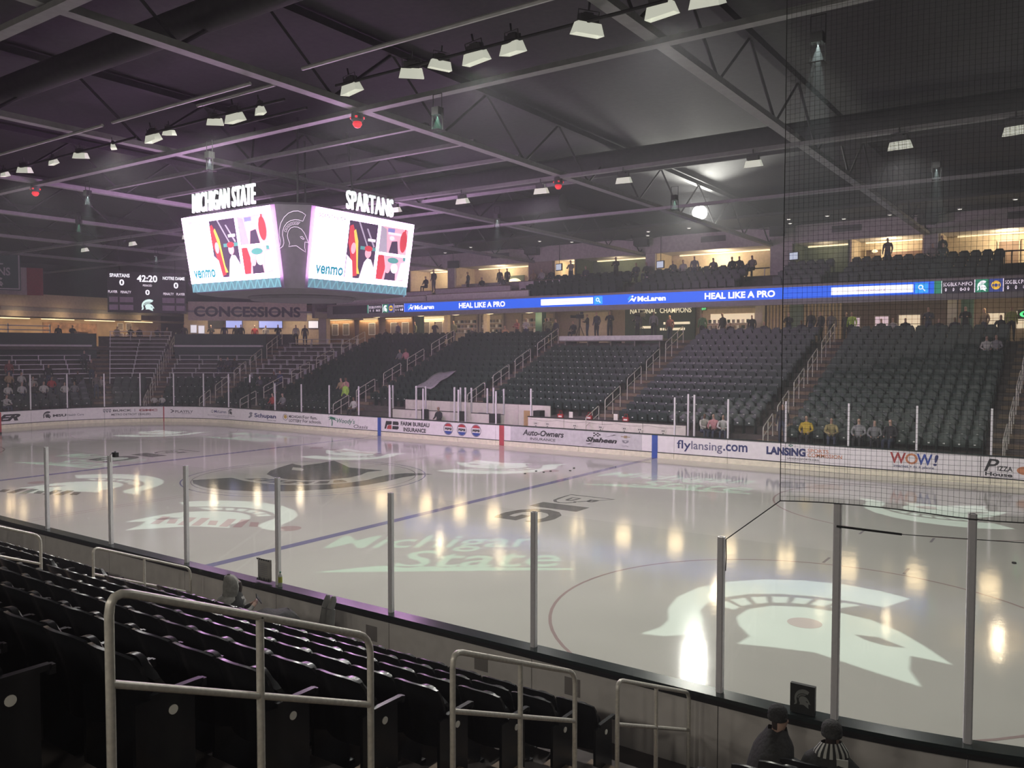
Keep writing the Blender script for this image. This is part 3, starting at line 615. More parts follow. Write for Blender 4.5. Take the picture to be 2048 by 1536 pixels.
NMS = ('backrest', 'seat_pan', 'armrest', 'side_frame', 'number_plate')
SEATS = []
def row(near, s0, s1, i, sect, pitch=.53, z0=None, flip=False):
    d = D0 + RD * i + .42; n = int(abs(s1 - s0) / pitch); off = (abs(s1 - s0) - n * pitch) / 2
    for k in range(n):
        s = s0 + off + (k + .5) * pitch
        q = (NB if near else B)(s, d, (Z0N if near else Z0F) + RISE * i); a = face_in(s); SEATS.append((q, -a - pi if near else a, near, sect, i, (n - k) if flip else (k + 1), n))
for i in range(11):
    row(True, 13.1, 20.95, i, 'NM', .47, flip=True)
    row(True, 22.35 if i < 5 else 25.6, 31, i, 'NR', .47)
    if i < 9: row(True, 4.0, 11.85, i, 'NL', .47, flip=True); row(True, -4, 3, i, 'NX', .47)
FS = [('FX', 22.8, 31, 0), ('FR', 13.95, 21.5, 0), ('FB', 5.25, 12.65, 1), ('FC', -3.55, 3.95, 2), ('FD', -12.35, -4.85, 2), ('FE', -21.25, -13.65, 0)]
for sc_, a, b, i0 in FS:
    for i in range(i0, NR):
        if sc_ == 'FC' and i > 11: continue                # camera platform
        row(False, a, b, i, sc_, flip=sc_ == 'FB')
for a, b in ((-24.7, -22.4), (-28.3, -25.8), (-30.8, -29.2), (-41, -31.6)):
    for i in range(5):
        k = (CR + D0 + RD * i + .42) / CR if a > -35.5 else 1.; row(False, a, b, i, 'FZ', pitch=.53 / k)
NSEAT_D = {}
def seat(q, rz, near, label, group, tagged):
    t = thing('stadium_seat', label, 'seat', q, rz, group)
    if near: t.scale = (.9, 1, 1)
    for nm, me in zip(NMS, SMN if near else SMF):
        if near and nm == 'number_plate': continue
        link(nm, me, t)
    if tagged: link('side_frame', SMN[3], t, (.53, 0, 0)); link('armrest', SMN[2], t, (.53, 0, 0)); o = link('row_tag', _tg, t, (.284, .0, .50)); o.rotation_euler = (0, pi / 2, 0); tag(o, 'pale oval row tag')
inview = []; rest = []
for S in SEATS:
    x, y, z = frame_xy((S[0][0], S[0][1], S[0][2] + .7))
    (inview if (-90 < x < 2120 and 560 < y < (2300 if S[2] else 1560) and S[3] not in ('NX', 'FZ')) else rest).append((z, S))
inview.sort(key=lambda q: q[0])
for z, (q, rz, near, sect, i, k, n) in inview[:300]:
    lab = {'NM': f'black tip-up seat, {ORD[i+1]} row above near boards, {ORD[k]} left of the big handrail',
           'NR': f'black tip-up seat, {ORD[i+1]} row above near boards, {ORD[k]} right of the big handrail',
           'NL': f'black tip-up seat beyond the small handrail, {ORD[i+1]} row up, {ORD[k]} from that rail',
           'FX': f'green tip-up seat at far right edge, {ORD[i+1]} row above glass, {ORD[k]} from stairs',
           'FR': f'green tip-up seat in far right section, {ORD[i+1]} row above glass, {ORD[k]} from left stairs',
           'FB': f'green tip-up seat above the white bench wall, {ORD[i]} row up, {ORD[k]} from right stairs',
           'FC': f'green tip-up seat below the camera platform, {ORD[i-1]} row up, {ORD[k]} from left',
           'FD': f'green tip-up seat behind the scorer boxes, {ORD[i-1]} row up, {ORD[k]} from left',
           'FE': f'green tip-up seat left of the scorer boxes, {ORD[i+1]} row up, {ORD[k]} from left'}[sect]
    seat(q, rz, near, lab, 'near black seats' if near else 'far green seats', 1 if (sect == 'NM' and k == 1) or (sect == 'NL' and k == 1) else 0)
sb = MB(); SBD = ([(-.235, -.16, .36), (.235, -.16, .36), (.24, -.2, .7), (.15, -.22, .85), (-.15, -.22, .85), (-.24, -.2, .7)], [(0, 1, 2, 3, 4, 5)])
def low(q, rz):
    b = MB(); f = SBD[0] + [(x, y - .03, z) for x, y, z in SBD[0]]
    b.add(f, [(0, 1, 2, 3, 4, 5), (11, 10, 9, 8, 7, 6)] + [(i, 6 + i, 6 + (i + 1) % 6, (i + 1) % 6) for i in range(6)])
    b.box((0, .02, .55), (.42, .05, .40)); b.box((-.265, .02, .32), (.04, .28, .62))
    sb.add([(p[0] + q[0], p[1] + q[1], p[2] + q[2]) for p in (rotz(v, rz) for v in b.v)], b.f)
pb = MB()
for z, (q, rz, near, sect, i, k, n) in inview[300:] + rest:
    low(q, rz); p = rotz((0, .055, .47), rz); pb.box((q[0] + p[0], q[1] + p[1], q[2] + p[2]), (.066, .014, .046), rz)
UD0, UZ0, URD, URI = 25.05, 8.28, .95, .36
for x0, x1 in ((1.2, 8.2), (9.8, 13.0), (13.4, 21.5), (22.2, 29), (-7.6, .4)):
    for r in range(4):
        n = int((x1 - x0) / .54)
        for k in range(n): low((x0 + (k + .5) * .54, UD0 + URD * r + .45, UZ0 + URI * r), pi)
fs = tag(sb.obj('stadium_seats', SEATG), 'rows of dark green tip-up seats filling the far stands', 'seats', kind='stuff')
pb.obj('number_plates', PLATEM, fs)['kind'] = 'stuff'
# ------------------------------------------------------------------ handrails
def handrail(label, pts, posts, group, r=.021):
    """pts: two top points (upper, lower); posts: list of (t, foot z)"""
    a, b = Vector(pts[0]), Vector(pts[1]); d = b - a; hd = Vector((d.x, d.y, 0)).normalized()
    t = thing('handrail', label, 'handrail', (a.x, a.y, posts[0][1]), 0, group); o = Vector((a.x, a.y, posts[0][1]))
    R = .11
    def arc(c, p0, p1): return [(c + (p0 - c) * (1 - k) ** 2 + (p1 - c) * k ** 2) for k in (0, .25, .5, .75, 1)]
    dn = d.normalized(); za, zb = posts[0][1], posts[-1][1]
    path = [Vector((a.x, a.y, za))] + arc(a, a - Vector((0, 0, R)), a + dn * R) + arc(b, b - dn * R, b - Vector((0, 0, R))) + [Vector((b.x, b.y, zb))]
    MB().tube([p - o for p in path], r, 10).obj('top_rail', RAILM, t, True)
    fa, fb = a - Vector((0, 0, .42)), b - Vector((0, 0, .42)); MB().tube([fa - o, fb - o], r * .9, 10).obj('mid_rail', RAILM, t, True)
    for tt, zf in posts[1:-1]:
        p = a + d * tt; MB().tube([Vector((p.x, p.y, zf)) - o, p - o], r, 10).obj('post', RAILM, t, True)
    for tt, zf in posts:
        p = a + d * tt; MB().lathe([(.055, 0), (.055, .012)], 10, (p.x - o.x, p.y - o.y, zf - o.z)).obj('base_flange', RAILM, t)
def nz(y): i = max(-1, int((abs(y) - HW - D0) // RD)); return .18 if i < 0 else Z0N + RISE * i
for x, nm in ((21.2, 'nearest stairs'), (12.1, 'left stairs beside near boards')):
    for k, (y0, y1) in enumerate(((-19.78, -18.16), (-17.37, -15.72), (-14.94, -13.25))):
        zr = lambda y: 1.10 + .411 * (abs(y) - 13.25)
        handrail(f'brushed steel handrail on the {nm}, {("largest and highest", "middle", "lowest")[k]} of three', ((x, y0, zr(y0)), (x, y1, zr(y1))), [(0, nz(y0)), (.5, nz((y0 + y1) / 2)), (1, nz(y1))], 'near handrails')
FN = {22.15: 'far right edge stairs', 13.3: 'stairs left of far right section', 4.6: 'stairs above the white bench wall', -4.2: 'stairs right of scorer boxes', -13.0: 'stairs left of scorer boxes', -21.9: 'stairs beside the corner bleachers', -25.25: 'stairs right of concession platform', -28.85: 'stairs left of concession platform'}
for s, nm in FN.items():
    for k, (d0, d1) in enumerate(((.6, 1.9), (2.55, 4.2), (5.0, 6.65), (7.3, 9.0), (9.8, 12.3))):
        if s in (-4.2,) and k == 0: continue
        zr = lambda d: Z0F + .406 * (d - D0) + .98; zf = lambda d: Z0F + RISE * max(0, int((d - D0) // RD)) if d > D0 else .0
        pu, pl = B(s, d1, zr(d1)), B(s, d0, zr(d0)); ps = [0, .5, 1] if k < 4 else [0, .33, .66, 1]
        handrail(f'steel handrail on the {nm}, {ORD[k+1]} up from the ice', (pu, pl), [(t_, zf(d1 + (d0 - d1) * t_)) for t_ in ps], 'far handrails', .024)
# ------------------------------------------------------------------ bleacher benches in the corner
def bench(s0, s1, i, label):
    t = thing('bleacher_bench', label, 'bench', (0, 0, 0), 0, 'aluminium bleacher benches'); z = Z0F + RISE * i; d = D0 + RD * i + .2
    psweep([(d, z + .40), (d, z + .445), (d + .28, z + .445), (d + .28, z + .40)], s0, s1).obj('seat_plank', ALU, t)
    n = max(2, int(abs(s1 - s0) * (CR + d) / CR / 1.5))
    for k in range(n + 1):
        s = s0 + .03 + (s1 - s0 - .06) * k / n; q = B(s, d + .14, z + .2); MB().box(q, (.05, .22, .40), face_in(s)).obj('leg', ALU, t)
    return t
for i in range(5, NR): bench(-24.85, -22.35, i, f'aluminium bench in bleachers right of the concession platform, {ORD[i-4]} row up')
for i in range(5, 11): bench(-28.5, -25.6, i, f'aluminium bench below the concession platform, {ORD[i-4]} row up')
for i in range(5, 17): bench(-30.9, -29.1, i, f'aluminium bench in bleachers under the small scoreboard, {ORD[i-4]} row up')
for i in range(5, 11): bench(-36.5, -31.5, i, f'aluminium bench in far left bleachers, {ORD[i-4]} row up')
# dark front walls with drink ledges below the concession decks
LEDGE = mat('white_ledge', (.88, .86, .88), .5)
for a, b, lab in ((-28.7, -25.3, 'concession counter'), (-40, -31.3, 'left concourse deck')):
    o = struct(psweep([(9.85, 3.9), (9.85, 6.15), (10.0, 6.15), (10.0, 3.9)], a, b).obj('wall_deck_front', GREEN), f'dark green wall under the {lab}', 'wall')
    o2 = psweep([(9.5, 5.14), (9.5, 5.28), (9.84, 5.28), (9.84, 5.14)], a, b - .1 if b > -30 else b - .15).obj('drink_ledge', LEDGE); tag(o2, f'long white drink ledge on the dark wall under the {lab}', 'ledge')
# ------------------------------------------------------------------ concourse, far side
def box(name, m, x0, x1, y0, y1, z0, z1, label=None, cat=None, kind=None, parent=None, group=None):
    o = MB().box(((x0 + x1) / 2, (y0 + y1) / 2, (z0 + z1) / 2), (abs(x1 - x0), abs(y1 - y0), abs(z1 - z0))).obj(name, m, parent)
    return tag(o, label, cat, group, kind) if label else o
ZK = 5.35
box('floor_far_concourse', CONC, -40, 32, 26.0, 40, ZK - .2, ZK, 'concrete concourse floor behind the far seats', 'floor', 'structure')
FASC = mat('fascia_grey', (.34, .32, .32), .6)
box('wall_far_fascia', FASC, -25.6, 32, 24.75, 25.0, 7.42, 8.5, 'grey balcony fascia carrying the long display strip', 'wall', 'structure')
box('ceiling_far_concourse', mat('soffit_grey', (.40, .36, .33), .8), -25.6, 32, 25.0, 33.6, 7.85, 8.0, 'grey soffit over the far concourse', 'ceiling', 'structure')
WALL31 = struct(MB().box((-2, 31.6, 6.6), (76, .2, 2.9)).obj('wall_far_concourse', mat('concourse_taupe', (.34, .28, .24), .75)), 'taupe back wall of the far concourse', 'wall')
WARM = (1.0, .74, .42); WARME = mat('warm_lamp_lens', (1, .85, .6), .4, emit=1.4, ecol=(1.0, .80, .46), var=0)
def pl(name, loc, power, col, size, parent):
    l = bpy.data.lights.new(name, 'POINT'); l.energy = power; l.color = col; l.shadow_soft_size = size; o = bpy.data.objects.new('lamp', l); COL.objects.link(o); o.location = loc; o.parent = parent; return o
for k, x in enumerate((-22.4, -17.75, -14.3, -11.15, -7.7, -4.0, -.5, 3.2, 6.7, 10.2, 13.7, 17.2, 20.7, 24.2)):
    t = thing('ceiling_lamp', f'warm oval lamp under the far concourse soffit, {ORD[k+1]} from the left', 'ceiling lamp', (x, 27, 7.86 if k > 4 else 7.7), 0, 'far concourse lamps')
    MB().lathe([(.10, .0), (.44, -.05), (.46, -.10), (.30, -.17), (.05, -.2)], 16).obj('glowing_bowl', WARME, t, True); MB().lathe([(.05, 0), (.05, .12)], 8).obj('stem', FASC, t)
    pl('concourse_lamp', (0, .6, -.45), 50, WARM, .5, t)
    t = thing('ceiling_lamp', f'warm oval lamp near the concourse back wall, {ORD[k+1]} from the left', 'ceiling lamp', (x + 1.7, 29.6, 7.86), 0, 'far concourse lamps')
    MB().lathe([(.10, .0), (.36, -.04), (.36, -.08), (.2, -.13), (.05, -.15)], 16).obj('glowing_bowl', WARME, t, True)
# wall furniture: panels, posters, shops (positions along the back wall)
WOODP = mat('wood_panel', (.30, .18, .10), .6, var=.2, scale=2, stretch=(8, 8, 1)); PINKW = em('lit_window_pink', (.55, .42, .48), .9); CREAML = em('lit_window_cream', (.75, .62, .44), .8); SLAT = mat('slat_tan', (.50, .40, .28), .7)
def poster(x, y, z, wd, h, label, frame=None, inner=None, rz=0.):
    t = thing('framed_poster', label, 'poster', (x, y, z), rz, 'posters on the far concourse wall')
    for a in (-1, 1): MB().box((a * wd / 2, 0, 0), (.05, .04, h)).obj('frame_side', frame or PLATEM, t); MB().box((0, 0, a * h / 2), (wd, .04, .05)).obj('frame_rail', frame or PLATEM, t)
    MB().box((0, .012, 0), (wd, .02, h)).obj('print', inner or TAUPE, t)
for k, x in enumerate((-31.6, -30.2, -27.0, -24.4, -23.1, -20.8, -19.4)): poster(x, 31.25, 6.75, .75, 1.0, f'white-framed poster on the concourse wall, {ORD[k+1]} right of the concession sign')
for k, (x0, x1, m, lab) in enumerate(((-32.4, -29.2, WOODP, 'first'), (-28.6, -26.2, WOODP, 'second'), (-25.4, -22.3, WOODP, 'third'), (-21.4, -18.6, CREAM, 'fourth'))):
    t = thing('wall_panel', f'tan wall panel with warm light along its top, {lab} right of the concession sign', 'panel', ((x0 + x1) / 2, 31.3, 6.6))
    MB().box((0, 0, 0), (x1 - x0, .06, 2.3)).obj('panel_board', m, t); MB().box((0, -.10, 1.02), (x1 - x0 - .2, .1, .05)).obj('light_strip', WARME, t)
    l = bpy.data.lights.new('strip_lamp', 'AREA'); l.shape = 'RECTANGLE'; l.size = x1 - x0 - .3; l.size_y = .1; l.energy = 26; l.color = WARM; o = bpy.data.objects.new('lamp', l); COL.objects.link(o); o.parent = t; o.location = (0, -.18, .96)
def shop(x0, x1, m, label, shelf=0, lit=None):
    t = thing('shop_front', label, 'shop front', ((x0 + x1) / 2, 31.35, 5.4)); W = x1 - x0
    MB().box((0, .02, 1.2), (W, .04, 2.3)).obj('back_panel', m, t)
    for a in (-1, 1): MB().box((a * W / 2, -.1, 1.2), (.14, .22, 2.4)).obj('side_post', TAUPE, t)
    MB().box((0, -.1, 2.35), (W, .24, .2)).obj('head_beam', TAUPE, t)
    for k in range(shelf):
        z = .9 + k * .38; MB().box((0, -.12, z), (W - .3, .2, .03)).obj('shelf', PLATEM, t)
        for j in range(int(W / .32)): MB().box((-W / 2 + .3 + j * .32, -.12, z + .13), (.16, .12, .22)).obj('folded_goods', (GREEN, PLATEM, TAUPE, GREY)[(j * 3 + k) % 4], t)
    if lit: MB().box((0, -.03, 1.6), (W * .7, .02, .6)).obj('lit_board', lit, t)
shop(-17.9, -15.4, mat('shop_wall', (.5, .42, .34), .7), 'concourse shop with shelves of goods, left of the second lamp', 3); shop(-15.1, -12.9, MATS['shop_wall'], 'concourse shop with shelves of goods below the third lamp', 3)
shop(-11.2, -8.2, MATS['shop_wall'], 'bright concourse shop with hanging shirts beside the green pillar', 3); shop(-6.2, -3.6, mat('blank_cream', (.62, .54, .44), .7), 'blank cream concourse wall with a dark blind behind the camera crew')
shop(3.3, 7.5, mat('cream_counter', (.65, .55, .45), .6), 'lit cream concession counter left of the grey pillar', 2, CREAML)
for k, (x0, x1) in enumerate(((-1.9, 2.3),)):
    t = thing('display_board', 'dark green trophy display with cream lettering behind the camera crew', 'display', (.3, 31.2, 5.4)); MB().box((0, 0, 1.2), (5.2, .12, 2.4)).obj('backing', GREEN, t)
    place2d('lettering', text2d('NATIONAL', .02), em('cream_letters', (.8, .7, .5), .8), lambda u, v: (-2.2 + 2.0 * u, -.07, 2.05 + .36 * v), t); place2d('lettering', text2d('CHAMPIONS', .02), MATS['cream_letters'], lambda u, v: (.05 + 2.3 * u, -.07, 2.05 + .36 * v), t)
    for j, (xx, zz, wd) in enumerate(((1.3, 1.35, 1.9), (1.0, .95, 1.8), (-1.2, 1.1, 1.2))):
        MB().box((xx, -.09, zz), (wd, .06, .16)).obj('lit_bar', MATS['cream_letters'], t)
        for q in range(3): MB().box((xx - wd / 2 + .18 + q * .16, -.125, zz), (.05, .01, .2), 0, 0).obj('slash', GREEN, t)
t = thing('slat_screen', 'tan vertical slat screen on the concourse right of the lit counter', 'screen wall', (10.0, 31.2, 5.4)); MB().box((0, .06, 1.2), (4.6, .06, 2.4)).obj('backing', TAUPE, t)
for k in range(22): MB().box((-2.2 + k * .21, -.02, 1.2), (.09, .08, 2.4)).obj('slat', SLAT, t)
MB().box((-.4, -.05, 1.2), (.8, .1, 2.4)).obj('green_door', mat('teal_door', (.10, .16, .15), .6), t)
for k, (x0, x1, z0, z1, m, lab) in enumerate(((12.5, 13.3, 6.1, 6.9, PINKW, 'small pink-lit window left of the green-vested person'), (14.1, 14.9, 6.1, 6.95, PINKW, 'pink-lit window right of the slat screen'), (15.4, 16.6, 6.0, 7.0, CREAML, 'cream-lit serving window on the brown concourse wall'), (19.9, 20.8, 6.2, 7.0, CREAML, 'cream-lit menu window near the far right'), (21.3, 23.2, 6.1, 7.1, CREAML, 'bright shop window at the far right edge'))):
    t = thing('lit_window', lab, 'window', ((x0 + x1) / 2, 31.42, z0)); MB().box((0, 0, (z1 - z0) / 2), (x1 - x0, .05, z1 - z0)).obj('pane', m, t)
    for a in (-1, 1): MB().box((a * (x1 - x0) / 2, -.03, (z1 - z0) / 2), (.07, .08, z1 - z0 + .1)).obj('jamb', TAUPE, t)
    MB().box((0, -.03, z1 - z0), (x1 - x0, .08, .07)).obj('head', TAUPE, t); MB().box((0, -.03, (z1 - z0) * .45), (x1 - x0, .04, .03)).obj('bar', TAUPE, t)
BROWN = mat('ribbed_brown', (.14, .10, .085), .7)
o = box('wall_brown_concourse', BROWN, 12.2, 18, 31.44, 31.5, 5.3, 7.9, 'brown ribbed wall behind the far right seats', 'wall', 'structure')
for k in range(36): MB().box((12.3 + k * .16, 31.42, 6.6), (.05, .04, 2.6)).obj('rib', BROWN, o)
GRNE = em('neon_green', (.10, .85, .28), 1.3)
t = thing('neon_sign', 'green glowing sign in the shop at the far right edge', 'sign', (21.5, 31.2, 6.7)); place2d('letter', text2d('OO', .05), GRNE, lambda u, v: (1.1 * u, 0, .35 * v), t); MB().box((.55, .04, .17), (1.3, .03, .5)).obj('backing', DARKW, t)
t = thing('exit_sign', 'small green lit exit sign above the lit counter', 'exit sign', (4.4, 29, 7.42)); MB().box((0, 0, .12), (.36, .05, .2)).obj('box', DARKW, t); place2d('letter', text2d('EXIT', .02), GRNE, lambda u, v: (-.14 + .28 * u, -.03, .06 + .12 * v), t); MB().tube([(0, 0, .2), (0, 0, .45)], .01, 5).obj('hanger', DARKW, t)
for k, (x, wd, m, lab) in enumerate(((-19.0, .5, GREEN, 'dark pillar left of the concourse shops'), (-16.2, .35, CREAM, 'slim cream pillar between the concourse shops'), (-12.4, .35, CREAM, 'cream pillar right of the concourse shops'), (-7.6, .55, mat('pillar_green', (.05, .12, .10), .5), 'green pillar left of the camera crew'), (8.2, .45, FASC, 'grey pillar right of the lit counter'), (18.6, .45, mat('pillar_grey', (.33, .33, .33), .6), 'pale grey pillar above the far right section'), (19.3, .55, MATS['pillar_green'], 'teal pillar beside the pale grey pillar'))):
    struct(MB().box((x, 28.4, 6.6), (wd, wd, 2.6)).obj('column', m), lab, 'pillar')
for k, x in enumerate((-2, 5, 11, 16, 20, 24.5, 29)):  # unseen lamps added behind the camera to fill the near stand with light
    t = thing('ceiling_lamp', f'unseen oval lamp added as fill behind the near seats, {ORD[k+1]} from the left', 'ceiling lamp', (x, -27.5, 8.2), 0, 'added near fill lamps')
    MB().lathe([(.10, .0), (.44, -.05), (.46, -.10), (.30, -.17), (.05, -.2)], 16).obj('glowing_bowl', WARME, t, True); MB().tube([(0, 0, 0), (0, 0, 5)], .015, 5).obj('stem', FASC, t)
    pl('near_fill_lamp', (0, .3, -.35), NEAR_W, (1.0, .93, .82), .3, t)
# ------------------------------------------------------------------ ribbon display
rib = thing('ribbon_display', 'long blue and white display strip along the balcony front', 'display', (0, 24.7, 0))
BLU = em('led_blue', (.008, .105, .74), 1.0); LW = em('led_white', (.95, .93, 1.0), 1.15); LBK = em('led_black', (.02, .015, .03), .6); LBL2 = em('led_azure', (.02, .33, .85), 1.0); LPK = em('led_pinkwhite', (.92, .78, .92), 1.05); LGR = em('led_green', (.02, .20, .12), .9); LGO = em('led_gold', (.85, .48, .04), 1.0); LNV = em('led_navy', (.03, .05, .22), .9); LMA = em('led_mauve', (.45, .33, .52), .9)
RZ0, RZ1 = 7.74, 8.36
def led(x0, x1, m, z0=RZ0, z1=RZ1, y=-.0, th=.05): return MB().box(((x0 + x1) / 2, y + th / 2, (z0 + z1) / 2), (x1 - x0, th, z1 - z0)).obj('led_panel', m, rib)
def ltx(t, x0, x1, z0, z1, m, bold=.02, y=-.012): return place2d('led_lettering', text2d(t, bold), m, lambda u, v: (x0 + (x1 - x0) * u, y, z0 + (z1 - z0) * v), rib)
led(-24.9, -21.1, mat('led_off', (.05, .04, .06), .4)); led(-17.3, 18.2, BLU); MB().box((3, -.02, RZ1 + .05), (57, .12, .1)).obj('top_trim', mat('trim_taupe', (.42, .36, .36), .5), rib)
def mclogo(x):
    place2d('led_logo', fill([[(0, .5), (.3, 1), (.42, .9), (.3, .45), (.12, .3)]]), LBL2, lambda u, v: (x + .62 * u, -.012, 7.84 + .42 * v), rib)
    place2d('led_logo', fill([[(.05, .0), (.45, .35), (.75, .05), (1, .75), (.85, .8), (.72, .45), (.5, .7), (.25, .3)], disc(.55, .88, .12, n=10)]), LW, lambda u, v: (x + .62 * u, -.012, 7.84 + .42 * v), rib)
def camp(x, full=True):
    mclogo(x); ltx('McLaren', x + .68, x + 2.55, 7.88, 8.2, LW, .04)
for x in (-16.95, 1.15): camp(x)
ltx('HEAL LIKE A PRO', -12.1, -8.1, 7.86, 8.24, LW, .035); ltx('HEAL LIKE A PRO', 6.15, 10.25, 7.86, 8.24, LW, .035)
for a, b, c0, c1 in ((-5.2, -1.28, -3.9, -2.6), (13.25, 17.25, 14.55, 15.95)):
    o = MB(); o.box(((a + b) / 2, .0, 8.05), (b - a, .03, .40)); o.obj('search_box', LW, rib); led(b + .08, b + .68, LBL2, 7.80, 8.30, -.006, .02)
    ltx('mclaren.org', c0, c1, 7.95, 8.13, LMA, 0., -.025)
    place2d('search_icon', fill([disc(.4, .6, .3, n=14), disc(.4, .6, .19, n=14), [(.58, .42), (.66, .50), (.95, .15), (.85, .08)]]), LW, lambda u, v: (b + .18 + .4 * u, -.025, 7.85 + .4 * v), rib)
def stats(x0, w_, mirror=False):
    led(x0, x0 + w_, LBK)
    for k, (a, b2) in enumerate((('SOG', '0'), ('BLK', '0'), ('P-M', '0-0'), ('FO', '0'))):
        xx = x0 + .06 + k * (w_ - .1) / 4; ltx(a, xx, xx + (w_ - .1) / 4.6, 8.08, 8.26, LPK, .0); ltx(b2, xx + .08, xx + (.16 if len(b2) == 1 else .34), 7.83, 8.0, LPK, .02)
    led(x0 - .03, x0, LPK); led(x0 + w_, x0 + w_ + .03, LPK)
for x in (-20.95, 18.55):
    led(x - .16, x, LGR); stats(x, 1.42); led(x + 1.46, x + 2.02, LGR); place2d('led_logo', HELM, LW, lambda u, v: (x + 1.54 + .42 * u, -.02, 7.77 + .46 * v), rib)
    led(x + 2.06, x + 2.62, LNV); place2d('led_logo', fill([disc(.5, .5, .5, n=16), disc(.5, .5, .2, n=10)] + [rect(.1, .35, .25, .65), rect(.75, .35, .9, .65)]), LGO, lambda u, v: (x + 2.14 + .4 * u, -.02, 7.84 + .42 * v), rib); stats(x + 2.66, 1.0 if x < 0 else 1.42)
led(18.2, 18.4, LGR); led(22.7, 32, BLU)
# ------------------------------------------------------------------ upper deck and suites
P = [(24.85, 8.0)]
for r in range(4): P += [(UD0 + URD * r, UZ0 + URI * r), (UD0 + URD * (r + 1), UZ0 + URI * r)]
P = [(24.95, 8.02), (24.95, 8.28)] + P[1:] + [(33.5, UZ0 + URI * 3), (33.5, 8.02)]
mb = MB(); mb.sweep(P, [(lambda d, z, x=x: (x, d, z)) for x in (-27, 32)]); struct(mb.obj('floor_upper_deck', CONC), 'stepped concrete upper deck above the display strip', 'balcony')
SGREY = mat('suite_grey', (.55, .52, .50), .7); SCRM = mat('suite_cream', (.70, .58, .42), .7); SGRN = mat('suite_green', (.13, .17, .12), .7); SBRN = mat('suite_brown', (.20, .13, .09), .6)
box('wall_suite_bulkhead', SGREY, -26, 32, 28.9, 29.15, 11.28, 12.35, 'grey bulkhead above the suite openings', 'wall', 'structure')
box('ceiling_suite_soffit', mat('soffit_black', (.03, .03, .032), .9), -28, 32, 24.5, 29.1, 12.35, 12.5, 'black soffit over the suites', 'ceiling', 'structure')
def suite(x0, x1, wallm, label, power, back=31.5, zc=11.4, lit=True):
    t = thing('suite_room', label, 'suite', ((x0 + x1) / 2, 29.1, 9.36)); W = x1 - x0; t['kind'] = 'structure'
    MB().box((0, back - 29.1, 1.1), (W, .1, 2.3)).obj('back_wall', wallm, t)
    for a in (-1, 1): MB().box((a * W / 2, (back - 29.1) / 2, 1.1), (.1, back - 29.1, 2.3)).obj('side_wall', wallm, t)
    MB().box((0, (back - 29.1) / 2, zc - 9.36), (W, back - 29.1, .1)).obj('suite_ceiling', SGREY, t)
    if lit:
        MB().box((0, back - 29.4, zc - 9.36 - .12), (W * .8, .12, .06)).obj('cove_light', WARME, t)
        pl('suite_lamp', (0, (back - 29.1) * .5, 1.5), power * 2.4, (1, .8, .52), .3, t)
    return t
suite(1.0, 8.6, SCRM, 'large warm-lit suite with a glowing cove ceiling', 75); suite(9.9, 13.1, SGRN, 'dim green-walled suite right of the large warm suite', 9); suite(13.2, 17.0, SCRM, 'cream suite with brown panel above the far right section', 42); suite(17.8, 24, SCRM, 'cream suite at the far right edge', 60)
suite(-6.9, -5.2, SCRM, 'narrow bright suite corner with a hanging television', 18); suite(-5.1, .3, SGRN, 'green-walled suite left of the large warm suite', 13); suite(-15.9, -9.1, SCRM, 'cream suite with a counter right of the video cube', 45); suite(-20.6, -16.6, SCRM, 'small cream suite just right of the video cube', 25)
for k, (x0, x1, m, lab) in enumerate(((8.6, 9.9, SGREY, 'grey pier right of the large warm suite'), (17.05, 17.75, SGREY, 'grey pier left of the far right suite'), (.3, 1.0, SGREY, 'grey pier left of the large warm suite'), (-9.0, -7.0, mat('pier_taupe', (.42, .34, .29), .7), 'broad taupe pier in the upper deck'), (-16.6, -15.9, SGREY, 'grey pier beside the cream counter suite'))):
    struct(MB().box(((x0 + x1) / 2, 29.2, 10.6), (x1 - x0, .5, 2.6)).obj('pillar', m), lab, 'pier')
for x, w_, h, m, lab in ((14.0, .9, 1.5, SBRN, 'brown open doorway in the cream suite'), (15.9, 2.0, 1.3, mat('brown_panel', (.24, .14, .10), .6), 'wide brown wall panel in the cream suite'), (20.9, 1.0, 1.5, SBRN, 'brown door in the far right suite')):
    t = thing('suite_door', lab, 'door', (x, 31.35, 9.4)); MB().box((0, 0, h / 2), (w_, .06, h)).obj('panel', m, t); MB().box((0, -.02, h), (w_ + .1, .08, .06)).obj('frame_top', SCRM, t)
    for a in (-1, 1): MB().box((a * w_ / 2, -.02, h / 2), (.05, .08, h)).obj('frame_side', SCRM, t)
t = thing('globe_lamp', 'small glowing lamp in the doorway of the cream suite', 'lamp', (14.1, 31.1, 10.75)); MB().lathe([(.05, .1), (.16, .05), (.17, -.03), (.05, -.08)], 12).obj('glowing_bowl', WARME, t, True); MB().tube([(0, 0, .1), (0, 0, .5)], .012, 5).obj('stem', DARKW, t)
t = thing('balcony_rail', 'dark brown rail behind the upper right seats', 'rail', (13.4, 28.85, 9.36)); MB().box((4.6, 0, .72), (9.2, .08, .07)).obj('top_rail', SBRN, t)
for k in range(8): MB().box((.2 + k * 1.27, 0, .36), (.05, .05, .72)).obj('post', SBRN, t)
t = thing('balcony_rail', 'dark rail behind the seats of the large warm suite', 'rail', (1.2, 28.85, 9.36)); MB().box((3.7, 0, .55), (7.4, .08, .07)).obj('top_rail', DARKW, t)
for k in range(6): MB().box((.1 + k * 1.4, 0, .28), (.05, .05, .55)).obj('post', PLATEM, t)
TVE = em('tv_picture', (.45, .50, .62), .9)
